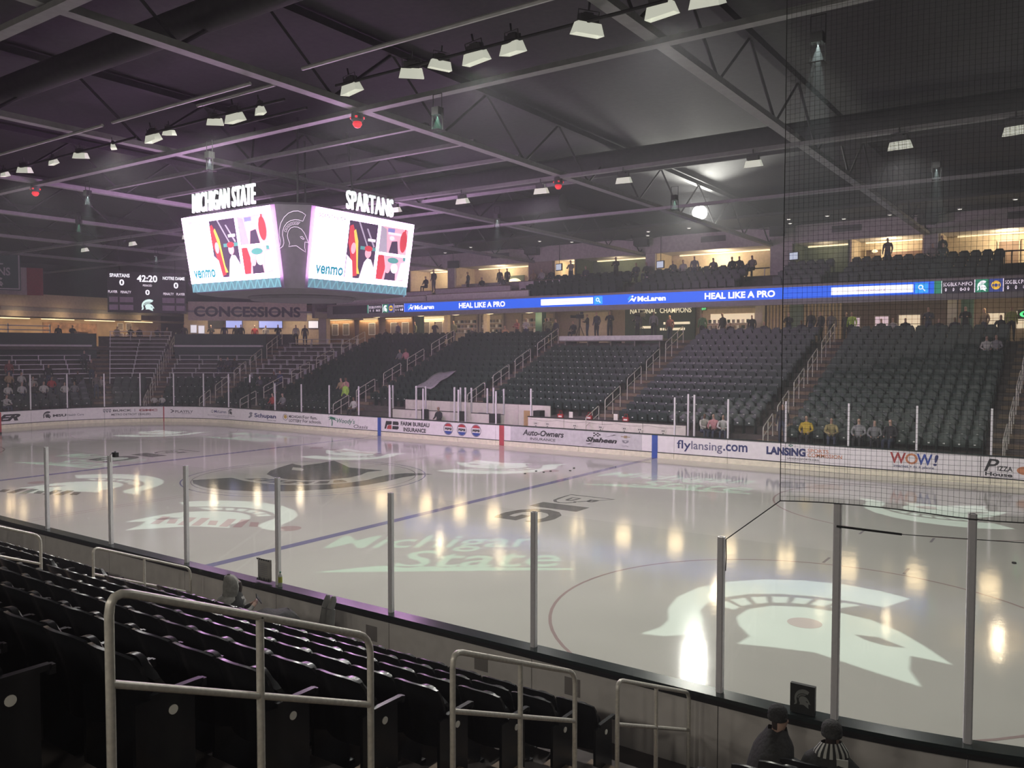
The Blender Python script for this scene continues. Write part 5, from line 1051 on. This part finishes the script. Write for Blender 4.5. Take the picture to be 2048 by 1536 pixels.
def person(pose, loc, rz, top, label, hair=0, skin=0, pants=None, sc=1., group='spectators', me=None, hat=None):
    o = link('person', me or BODY[pose], None, loc, rz); o.scale = (sc,) * 3
    for k, m in enumerate((SKIN[skin], HAIR[hair] if not hat else clothes(hat), clothes(top) if isinstance(top, tuple) else top, pants or (PANT if hair % 2 else DEN), SHOE)):
        o.material_slots[k].link = 'OBJECT'; o.material_slots[k].material = m
    tag(o, label, 'person', group); return o
def far_sit(s, i, top, label, rzo=0., **k):
    q = B(s, D0 + RD * i + .30, Z0F + RISE * i); person(k.pop('pose', 'sit'), (q[0], q[1], q[2] - .02), face_in(s) + rzo, top, label, **k)
def far_stand(s, i, top, label, **k): q = B(s, D0 + RD * i + .25, Z0F + RISE * i); person(k.pop('pose', 'stand'), q, face_in(s) + k.pop('rzo', 0.), top, label, **k)
W_, K_, G_, D_ = (.55, .54, .52), (.03, .03, .035), (.22, .22, .23), (.06, .06, .08)
YL, NG, RD_, TN, PKc, NV = (.60, .42, .04), (.40, .62, .10), (.45, .05, .05), (.40, .28, .17), (.60, .28, .30), (.05, .06, .16)
for a in ((14.9, 0, YL, 'person in a yellow jersey seated behind the far glass', 0., 1), (15.9, 0, (.42, .34, .16), 'person in a yellow and grey jacket seated left of a glass post', .3, 2), (17.0, 0, (.30, .30, .31), 'tall bald person in a black and white jersey behind the far glass', 0., 3), (17.6, 0, G_, 'person in a grey hoodie beside the bald jersey wearer', .2, 1), (18.2, 0, K_, 'person in black seated at the right end of the far group', -.2, 0),
          (20.7, 11, W_, 'person in a white hoodie high in the far right section', .2, 2), (21.1, 11, G_, 'person in grey beside the white hoodie high at far right', -.2, 1), (10.8, 0, PKc, 'person in a pink coat right of the bench wall', 0., 0), (11.25, 0, W_, 'person in a white and black jersey right of the pink coat', .3, 2), (10.3, 0, (.62, .6, .55), 'person in white bending at the right end of the bench wall', .8, 0),
          (-15.6, 3, TN, 'person in a tan coat seated left of the scorer boxes', 0., 1), (-15.15, 3, PKc, 'person in pink beside the tan coat', 0., 2), (-22.75, 4, K_, 'person in black on the bleachers, left of a pair', 0., 0), (-22.35, 4, NV, 'person in a navy jacket with white shirt on the bleachers', 0., 0), (-23.1, 3, D_, 'person in dark clothes below the bleacher pair', .4, 1),
          (-19.5, 0, RD_, 'person in red seated low at the far corner glass', 0., 1), (-18.5, 0, G_, 'person in grey seated low right of the red one', 0., 3), (-12.0, 0, W_, 'person in striped white seated low beside the far stairs', 0., 1), (-14.8, 9, G_, 'person in grey seated high left of the scorer stairs', 0., 2), (-14.25, 9, PKc, 'person in dull pink seated high left of the scorer stairs', 0., 1),
          (-26.45, 7, K_, 'person in black under the concession platform, left of three', 0., 0), (-26.15, 7, D_, 'person in dark grey under the concession platform, middle of three', 0., 1), (-25.85, 7, K_, 'person in black under the concession platform, right of three', 0., 0), (-28.4, 0, W_, 'small child in white at the far corner glass, left one', 0., 1), (-27.95, 0, W_, 'small child in white at the far corner glass, right one', 0., 2),
          (-31.3, 3, (.45, .43, .40), 'person in pale grey leaning in the corner seats', .5, 1), (-32.5, 2, G_, 'person in grey at the left end seats beside a glass post', 0., 0), (-33.9, 2, W_, 'person in a white shirt low in the left end seats', 0., 1), (-32.95, 2, W_, 'person in a white jersey in the left end seats', 0., 3), (-34.5, 4, W_, 'person in white in the fifth row at the left end', .2, 0),
          (-35.0, 4, TN, 'person in tan in the fifth row at the left edge', 0., 1), (-34.9, 2, (.5, .5, .5), 'person in light grey low at the left edge', 0., 2), (-35.6, 2, W_, 'person in white at the very left edge', 0., 0), (-34.4, 2, K_, 'person in black with knees up low at the left end', .3, 0), (-36.5, 0, W_, 'person in white in the front row at the left edge', .3, 2), (-33.4, 3, RD_, 'person in dark red in the left end seats', 0., 0), (-34.2, 3, (.35, .33, .3), 'person in stone grey in the fourth row at the left end', 0., 1), (-32.2, 4, K_, 'person in black in the fifth row near the corner aisle', 0., 1)):
    kid = 'child' in a[3]; far_sit(a[0], a[1], a[2], a[3], a[4], hair=a[5], skin=random.choice((0, 0, 0, 1, 2)), sc=.75 if kid else random.uniform(.94, 1.04), pose='sitlean' if abs(a[4]) > .25 else 'sit')
far_stand(13.9, 0, K_, 'person in a black coat and red hat standing on the far stairs', hat=(.6, .05, .04)); far_stand(-13.5, 1, NG, 'person in a neon yellow-green vest standing beside far stairs', hair=1)
far_stand(-33.4, 4, K_, 'person in black standing among the left end seats', hair=0); far_stand(-31.8, 7, D_, 'person in dark clothes standing on the corner aisle, upper one', hair=1); far_stand(-31.6, 5, (.10, .07, .06), 'person in brown standing on the corner aisle, lower one'); far_stand(-34.8, 5, (.25, .08, .08), 'person in maroon standing at the left end'); far_stand(-31.5, 2, (.16, .14, .13), 'person in grey standing behind the corner glass', hair=2, rzo=.4)
def conc(x, y, top, label, pose='stand', rz=pi, **k): person(pose, (x, y, 5.6 if (y < 26 and -3.5 < x < 3.8) else ZK), rz, top, label, group='people on the concourse', sc=random.uniform(.93, 1.03), **k)
OL = (.22, .24, .12)
for x, y, t_, lab, ps, r in ((-18.6, 27.4, OL, 'person in olive before the concourse shops', 'stand', 2.6), (-14.6, 27.2, (.26, .28, .14), 'person in an olive jacket left of the green pillar', 'stand', 3.1), (-10.0, 27.4, (.55, .33, .24), 'person in an orange top lit by the concourse shop', 'sit', 3.1), (-8.9, 27.3, (.3, .1, .1), 'person in dark red left of the green pillar', 'hold', 2.9), (-7.7, 26.7, W_, 'person in a white top leaning by the green pillar', 'hold', 3.3), (-6.9, 28.0, K_, 'person in black right of the green pillar', 'stand', 3.1),
        (-5.75, 26.5, OL, 'tall person in olive standing at the camera platform stairs', 'stand', 3.3), (-5.15, 26.5, D_, 'person in dark clothes beside the tall olive one', 'stand', 3.0), (-3.3, 25.7, K_, 'person in black seated under the television camera', 'sit', 3.1), (-2.3, 25.8, K_, 'person in black operating the left television camera', 'hold', 2.4), (-1.5, 25.6, D_, 'person in dark blue on the camera platform, second from left', 'stand', 3.0), (-.6, 25.7, K_, 'person with headphones standing mid camera platform', 'hold', 3.4), (1.3, 25.8, (.08, .08, .08), 'person in charcoal at the right camera', 'hold', 2.9), (2.5, 25.6, G_, 'person in a grey coat at the right end of the camera platform', 'stand', 3.6),
        (2.6, 27.8, (.18, .07, .08), 'person in maroon left of the lit counter', 'stand', 3.0), (5.1, 27.0, (.10, .22, .10), 'person in a green jacket before the lit counter', 'stand', 3.1), (6.35, 27.1, K_, 'broad person in black before the lit counter', 'stand', 2.7), (6.9, 26.9, K_, 'person in black seated right of the broad one', 'sit', 3.1), (8.15, 27.1, K_, 'person in black at the grey pillar', 'stand', 3.2), (8.95, 26.9, D_, 'person in dark grey right of the grey pillar', 'sit', 3.1), (10.4, 26.8, K_, 'person in black before the slat screen, left one', 'hold', 3.1), (11.1, 26.9, D_, 'person in dark grey before the slat screen, middle one', 'sit', 3.1), (11.65, 26.8, K_, 'person in black before the slat screen, right one', 'stand', 2.9),
        (12.3, 26.4, K_, 'person in black with a ponytail at the stairs top', 'stand', 2.5), (12.85, 26.5, (.16, .15, .15), 'person in a grey jacket at the stairs top', 'stand', 3.5), (13.5, 27.1, K_, 'person in black left of the green-vested person', 'stand', 3.1), (13.85, 26.8, NG, 'person in a lime green vest atop the far right section', 'stand', 3.1), (15.4, 26.6, (.10, .10, .10), 'person in charcoal behind top seats, left of white shirt', 'sit', 3.1), (16.0, 26.5, W_, 'person in a white shirt behind the top far right seats', 'sit', 3.1), (16.6, 26.6, K_, 'person in black right of the white shirt', 'sit', 3.1), (17.7, 26.6, D_, 'person in dark grey left of the pale pillar', 'hold', 3.1), (18.2, 26.6, K_, 'person in black just left of the pale pillar', 'sit', 3.1),
        (18.95, 26.5, D_, 'person in dark blue below the teal pillar', 'sit', 3.1), (19.4, 26.7, K_, 'person in a black hood right of the teal pillar', 'hold', 3.1), (20.2, 27.3, (.30, .24, .18), 'person in beige before the menu window', 'stand', 2.6), (21.0, 26.4, K_, 'person in black seated near the right edge of the top row', 'sit', 3.1), (21.45, 26.4, (.30, .34, .10), 'person in an olive yellow jacket standing at the right edge', 'stand', 3.4), (-12.9, 27.3, D_, 'person in dark clothes right of the slim cream pillar', 'sit', 3.1), (-16.7, 27.5, K_, 'person in black at the concourse shelves', 'hold', .3), (-20.4, 27.4, (.14, .12, .16), 'person in dull purple right of the wall panels', 'stand', 3.0), (-21.5, 27.2, K_, 'person in black at the left end of the far concourse', 'sit', 3.1)):
    conc(x, y, t_, lab, ps, r, hair=random.choice((0, 0, 1, 1, 2, 3)), skin=random.choice((0, 0, 0, 1, 2)))
def upz(y): return UZ0 + URI * max(0, min(3, int((y - UD0) / URD)))
for x, y, t_, lab, ps, r in ((4.3, 27.6, G_, 'person in grey standing before the large warm suite', 'stand', 3.3), (-1.5, 28.2, K_, 'person in black standing in the green suite', 'hold', 3.1), (5.3, 28.2, (.15, .14, .15), 'person seated in grey at the large warm suite, left one', 'sit', 3.1), (6.5, 28.2, K_, 'person in black at the large warm suite, middle one', 'sit', 3.0), (6.95, 28.2, D_, 'person in dark grey at the large warm suite, next to black', 'sit', 3.3), (7.75, 28.2, (.25, .22, .2), 'person in brown at the right of the large warm suite', 'sit', 3.1), (.0, 28.2, D_, 'person in dark blue at the right of the green suite', 'sit', 3.1), (.75, 28.2, K_, 'person in black at the pier left of the warm suite', 'sit', 3.1), (2.6, 28.2, (.12, .12, .14), 'person in slate at the left of the warm suite', 'sit', 3.1), (3.3, 28.2, W_, 'person in pale grey at the left of the warm suite', 'sit', 3.1),
        (15.35, 28.2, (.20, .15, .15), 'person in brown standing before the cream suite', 'stand', 3.0), (17.6, 28.2, (.30, .26, .24), 'person in taupe at the grey suite pier', 'sit', 3.1), (18.1, 28.2, (.10, .14, .12), 'person in a dark green jersey right of the suite pier', 'sit', 3.1), (18.0, 28.7, K_, 'person in black with a cap behind the jersey wearer', 'stand', 2.6),
        (-11.8, 30.2, K_, 'person in black behind the cream suite counter, right one', 'stand', 3.1), (-12.5, 30.2, D_, 'person in dark grey behind the cream suite counter, left one', 'stand', 3.1), (-13.7, 27.8, (.08, .10, .09), 'person in dark green at the cream suite parapet', 'stand', 2.6), (-12.4, 27.8, K_, 'person in black seated mid cream suite parapet', 'sit', 3.1), (-10.5, 27.8, (.16, .16, .17), 'person in charcoal seated right on the suite parapet', 'sit', 3.1), (-17.2, 28, K_, 'person in black at the small cream suite, right one', 'stand', 3.1), (-18.0, 28, D_, 'person in dark grey at the small cream suite, left one', 'sit', 3.1), (-8.1, 28.2, TN, 'person in tan below the taupe pier', 'sit', 3.1), (-7.4, 28.2, W_, 'person in white below the taupe pier', 'sit', 3.1), (-6.6, 28.2, K_, 'person in black below the hanging television', 'sit', 3.1), (-5.0, 28.2, (.52, .5, .4), 'blond person in cream at the left of the green suite', 'hold', 3.1), (-3.8, 28.2, D_, 'person in dark clothes left of centre in the green suite', 'sit', 3.1)):
    person(ps, (x, y, upz(y)), r, t_, lab, hair=2 if 'blond' in lab else random.choice((0, 0, 1, 3)), group='people in the suites', skin=random.choice((0, 0, 1)))
for k, (u, n, t_, lab, ps) in enumerate(((-3.6, -2.6, K_, 'server in black at the left tills', 'hold'), (-2.2, -.3, D_, 'person in dark clothes queueing left at the concession', 'stand'), (-1.6, -2.4, K_, 'server in black below the small blue screen', 'stand'), (-.9, -.3, D_, 'person in grey queueing mid concession', 'stand'), (-.1, -2.5, RD_, 'server in red below the wide blue screen', 'stand'), (.8, -2.4, W_, 'server in white at the concession', 'stand'), (2.0, -.2, K_, 'person in black holding a phone right of the concession', 'hold'), (3.4, -.4, W_, 'person in a white top right of the concession', 'stand'), (4.1, -.6, D_, 'person in dark clothes at the right end of the concession', 'stand'), (-5.6, -2.0, K_, 'person in black left of the concession', 'stand'))):
    q = cf(u, 5.2, n); person(ps, q, atan2(-sn.x, sn.y) if n > -1 else atan2(-sn.x, sn.y), t_, lab, group='people at the concession stand', hair=k % 4)
for k, (x, y, t_, lab) in enumerate(((-42.2, 11.9, K_, 'person in black leaning on the left concourse wall'), (-42.0, 12.9, D_, 'person in dark grey right of the leaning one'), (-42.0, 16.6, (.5, .42, .32), 'person in cream with a white cap on the left concourse'), (-42.0, 17.8, K_, 'person in black right of the white cap'), (-42, 18.6, K_, 'person in black below the small scoreboard, left one'), (-41.6, 20.0, D_, 'person in dark clothes below the small scoreboard, middle one'), (-41.4, 20.8, (.28, .2, .14), 'person in brown below the small scoreboard, right one'))):
    person('hold' if k % 2 else 'stand', (x, y, 5.1), -pi / 2, t_, lab, group='people on the left concourse', hair=k % 4)
person('sit', (-4.7, HW + .62, .47), 3.0, K_, 'person in black seated in the scorer box behind the boards', 0, 1)
# camera platform
cp = thing('camera_platform', 'camera platform with white front edge among the far top seats', 'platform', (0, 0, 0)); MB().box((.2, 25.1, 5.53), (7.2, 1.9, .14)).obj('deck', TAUPE, cp); MB().box((.2, 24.12, 5.66), (7.2, .1, .28)).obj('front_edge', PLATEM, cp)
for k in range(5): MB().box((-3.2 + 1.65 * k, 25.2, 5.05), (.08, 1.4, .9)).obj('support', TAUPE, cp)
for k, (x, a) in enumerate(((-2.7, 2.2), (1.7, 2.9))):
    t = thing('television_camera', f'large dark television camera on a tripod, {("left", "right")[k]} one on the platform', 'camera', (x, 25.5, 5.6), a); MB().box((0, 0, 1.5), (.22, .5, .26)).obj('camera_body', BLACK, t); MB().tube([(0, .25, 1.5), (0, .62, 1.5)], .09, 12).obj('lens', BLACK, t, True); MB().box((-.02, -.1, 1.72), (.2, .22, .14)).obj('viewfinder', BLACK, t); MB().tube([(0, 0, .9), (0, 0, 1.38)], .05, 8).obj('column', BLACK, t)
    for b_ in range(3): MB().tube([(0, 0, .95), (.4 * cos(b_ * 2.1), .4 * sin(b_ * 2.1), .0)], .022, 6).obj('leg', BLACK, t)
    MB().tube([(0, -.1, 1.35), (.1, -.6, 1.15)], .012, 5).obj('pan_handle', BLACK, t)
# ------------------------------------------------------------------ people and things close to the camera
HB = {p_: body(p_, 2) for p_ in ('sit', 'sitlean', 'sithold')}
CH = mat('coat_black', (.022, .022, .022), .8, var=.2, scale=25, bump=.3); BEAN = mat('beanie_charcoal', (.035, .035, .036), .9, var=.25, scale=50, bump=.5); GRB = mat('beanie_grey', (.05, .05, .05), .9, var=.25, scale=50, bump=.5)
def near_sit(pose, x, y, z, rz, top, label, hair=0, sc=1.): 
    return person(pose, (x, y, z), rz, top, label, hair, 0, PANT, sc, 'spectators by the near boards', HB[pose])
ys = -(HW + D0 + .42) ; zs = Z0N
def headgear(p, pose, rz, m, kind):
    ln = .12 if pose == 'sitlean' else 0.; c = (0, ln + .015, .48 + .775)
    if kind == 'beanie':
        o = MB().lathe([(.092, -.03), (.098, -.015), (.096, .01), (.093, .02), (.097, .035), (.088, .075), (.062, .105), (.03, .12), (.008, .122)], 18, c).obj('beanie', m, p, True)
    return o
P1 = near_sit('sitlean', 22.40, ys, zs - .06, -1.0, CH, 'person in black coat and dark beanie turned right by near boards', 0, .90); headgear(P1, 'sitlean', 0, BEAN, 'beanie')
P2 = near_sit('sit', 22.98, ys, zs - .06, -.15, CH, 'person in black with grey beanie and striped scarf seen from behind', 0, .90); headgear(P2, 'sit', 0, GRB, 'beanie')
# coat collars and jackets as loose shells over the shoulders
def jacket(p, m, ln=0., w_=1.):
    prof_ = []; mb = MB(); n = 20
    for z, rx, ry, yo in ((.46, .27, .19, 0), (.58, .275, .20, .01), (.76, .29, .20, ln * .5), (.89, .29, .19, ln * .8), (.98, .25, .165, ln), (1.06, .15, .125, ln), (1.14, .088, .092, ln + .015)):
        for k in range(n):
            a = 2 * pi * k / n; mb.v.append((rx * w_ * cos(a) * (1 + .03 * sin(3 * a + z * 9)), yo + ry * w_ * sin(a), z + .012 * sin(5 * a)))
    for i in range(6):
        for k in range(n): mb.f.append((i * n + k, i * n + (k + 1) % n, (i + 1) * n + (k + 1) % n, (i + 1) * n + k))
    return mb.obj('jacket', m, p, True)
jacket(P1, CH, .12); jacket(P2, CH, 0., 1.04)
SW, SB2 = mat('scarf_white', (.50, .50, .46), .9), mat('scarf_black', (.03, .03, .03), .9)
sc_ = MB(); n = 34
for k in range(n):
    a0, a1 = 2 * pi * k / n, 2 * pi * (k + 1) / n; V = []
    for a in (a0, a1):
        for z, r in ((1.05, .165), (1.09, .155), (1.14, .12), (1.17, .095)): V.append((r * cos(a), r * .95 * sin(a) + .01, z + .02 * sin(a + 2)))
    MB().add(V, [(0, 1, 5, 4), (1, 2, 6, 5), (2, 3, 7, 6)]).obj('scarf_stripe', SW if k % 2 else SB2, P2, True)
MB().box((.15, -.10, 1.03), (.10, .02, .10), .5).obj('scarf_fringe', SW, P2)
# hooded person with feet on the boards, phone in hand
HG = mat('hoodie_grey', (.24, .235, .22), .9, var=.15, scale=18, bump=.3)
hx, hy = 14.62, ys + .05
P3 = near_sit('sithold', hx, hy, zs - .10, -.5, HG, 'person in a grey hood and black vest looking down at a phone', 0, .88)
mb = MB(); n = 18
for z, rx, ry, yo in ((1.03, .16, .15, .08), (1.10, .15, .155, .10), (1.20, .145, .165, .11), (1.30, .12, .145, .10), (1.37, .08, .10, .07), (1.395, .03, .035, .04)):
    for k in range(n):
        a = 2 * pi * k / n; f_ = 1.0 if sin(a) < .55 else .62; mb.v.append((rx * cos(a), yo + ry * sin(a) * f_, z))
for i in range(5):
    for k in range(n): mb.f.append((i * n + k, i * n + (k + 1) % n, (i + 1) * n + (k + 1) % n, (i + 1) * n + k))
mb.obj('hood', HG, P3, True); MB().lathe([(.02, -.12), (.085, -.08), (.10, 0), (.08, .09), (.02, .13)], 14, (.0, .155, 1.17)).obj('shadowed_hair', HAIR[0], P3, True); jacket(P3, mat('vest_black', (.014, .014, .014), .8, bump=.2, scale=20), .12, .98)
place2d('hoodie_lettering', text2d('NOSEI', .02), INK, lambda u, v: (-.13 + .22 * u, -.175 + .02 * v, .91 + .06 * v), P3)
MB().lathe([(.235, .0), (.24, .03), (.20, .12), (.15, .16)], 20, (0, .07, .90)).obj('hoodie_shoulders', HG, P3, True)
t = thing('mobile_phone', 'mobile phone with bright white screen held by the hooded person', 'phone', (hx + .21, hy + .40, zs + .72), -.5); t.rotation_euler = (.5, .5, -.6); MB().box((0, 0, 0), (.075, .012, .155)).obj('phone_case', BLACK, t); MB().box((0, -.007, 0), (.068, .002, .145)).obj('screen', em('phone_screen', (.62, .62, .85), 1.0), t)
# propped trouser legs and shoes over the front
t = thing('coat_pile', 'dark coat bundled on knees beside the hooded person', 'coat', (15.2, hy + .32, zs + .45)); mb = MB(); n = 14
for z, r, yo in ((-.1, .34, 0), (.02, .33, .02), (.10, .27, .05), (.16, .16, .08)):
    for k in range(n): a = 2 * pi * k / n; mb.v.append((1.35 * r * cos(a) * (1 + .22 * sin(3 * a) + .1 * sin(7 * a)), yo + r * sin(a) * (1 + .1 * cos(4 * a)), z + .03 * sin(2 * a)))
for i in range(3):
    for k in range(n): mb.f.append((i * n + k, i * n + (k + 1) % n, (i + 1) * n + (k + 1) % n, (i + 1) * n + k))
mb.f.append(tuple(3 * n + k for k in range(n)))
mb.obj('bundle', CH, t, True)
MB().box((0, 0, -.05), (.5, .4, .12)).obj('coat_tail', CH, t)
for k, x in enumerate((15.52, 15.64)):
    t = thing('raised_boot', f'grey boot propped on the boards beside the bundled coat, {("left", "right")[k]} one', 'boot', (x, -HW - .42, zs + .20)); GB = mat('boot_grey', (.20, .20, .19), .7)
    MB().tube([(0, 0, -.30), (0, .02, .1), (0, .06, .34)], .05, 10, rs=[.085, .075, .06]).obj('boot_shaft', GB, t, True); MB().tube([(0, .04, .34), (0, .10, .46), (0, .11, .52)], .045, 10, rs=[.055, .05, .03]).obj('boot_toe', GB, t, True)
# person at the left edge beside the near boards
P4 = person('hold', (5.55, -13.95, .18), .6, mat('jacket_black', (.018, .018, .02), .7), 'person in a black jacket with white sleeve patch at the left edge', 0, 0, PANT, 1.05, 'spectators by the near boards'); MB().box((.27, -.02, 1.26), (.02, .05, .06)).obj('sleeve_patch', PLATEM, P4)
# ledge items
def near_item(name, label, cat, x, d, z): q = NB(x, d, z); return thing(name, label, cat, q)
t = near_item('paper_sign', 'white paper sign with dark torn border taped to the near glass', 'sign', 13.80, .075, 1.09); mb = MB(); V = []
for i in range(7):
    for j in range(5): V.append((-.17 + .34 * i / 6, -.01 - .03 * sin(pi * i / 6), .02 + .36 * j / 4))
mb.add(V, [(i * 5 + j, i * 5 + j + 1, i * 5 + j + 6, i * 5 + j + 5) for i in range(6) for j in range(4)]); o = mb.obj('sheet', mat('sign_paper', (.36, .35, .33), .8), t, True); o.modifiers.new('thickness', 'SOLIDIFY').thickness = .003
for k in range(7): MB().box((0.0, -.046, .30 - k * .032), (.20 if k else .1, .002, .008)).obj('text_line', GREY, t)
for k in range(6): place2d('torn_edge', fill([[(0, 0), (.06, 0), (.03, .05 + .02 * (k % 2))]]), INK, lambda u, v: (-.17 + .055 * k + u, -.048, .02 + v), t); place2d('torn_edge', fill([[(0, 0), (.06, 0), (.03, -.03)]]), INK, lambda u, v: (-.17 + .055 * k + u, -.048, .38 + v), t)
t = near_item('water_bottle', 'small clear bottle with yellow-green label on the near ledge', 'bottle', 14.22, .12, 1.086); MB().lathe([(.03, 0), (.033, .01), (.033, .15), (.028, .18), (.013, .205), (.013, .225)], 14).obj('bottle_body', mat('bottle_clear', (.45, .47, .44), .15, var=.02), t, True); MB().lathe([(.0335, .07), (.0335, .16)], 14).obj('label_band', mat('bottle_label', (.42, .45, .06), .5), t); MB().lathe([(.015, .225), (.015, .245)], 12).obj('cap', GRNI, t)
t = near_item('ledge_plaque', 'dark padded plaque with grey helmet emblem on the near ledge', 'plaque', 22.36, .10, 1.086); MB().box((0, 0, .155), (.25, .05, .30)).obj('pad', mat('plaque_black', (.02, .022, .022), .5), t)
place2d('helmet_emblem', HELM, mat('emblem_grey', (.22, .23, .22), .6), lambda u, v: (-.085 + .17 * u, -.0265, .07 + .17 * v), t)
t = near_item('action_camera', 'small black camera clamped on top of a glass post', 'camera', 9.22, .05, 2.81); MB().box((.16, 0, .03), (.11, .07, .09)).obj('camera_body', BLACK, t); MB().tube([(.0, 0, -.12), (.0, 0, .02), (.05, 0, .06), (.11, 0, .05)], .012, 6).obj('clamp_arm', ALU, t); MB().lathe([(.02, 0), (.02, .03)], 10, (.16, .0, .07)).obj('button', GREY, t)
for k, (x, lab) in enumerate(((12.85, 'first'), (16.2, 'second'), (18.2, 'third'), (19.6, 'fourth'))):
    tag(MB().box((x, -HW - .103, .72), (.22, .004, .22)).obj('notice_print', mat('faint_print', (.24, .22, .21), .7)), f'faint grey printed notice on the near boards, {lab} from the left', 'notice')
# ------------------------------------------------------------------ thin haze volume added to lift the blacks, standing in for lens veil
hm = bpy.data.materials.new('veil_haze'); hm.use_nodes = True; nt = hm.node_tree; nt.nodes.clear(); o_ = nt.nodes.new('ShaderNodeOutputMaterial'); v_ = nt.nodes.new('ShaderNodeVolumeScatter')
v_.inputs['Density'].default_value = HAZE; v_.inputs['Anisotropy'].default_value = .35; v_.inputs['Color'].default_value = (.95, .95, 1, 1); nt.links.new(v_.outputs[0], o_.inputs['Volume'])
hz_ = MB().box((-7, -5, 6.65), (104, 88, 13.2)).obj('haze', hm); tag(hz_, 'thin added haze volume standing in for lens veil', 'haze', kind='stuff')
cy.volume_bounces = 0; hm.cycles.volume_sampling = 'EQUIANGULAR'
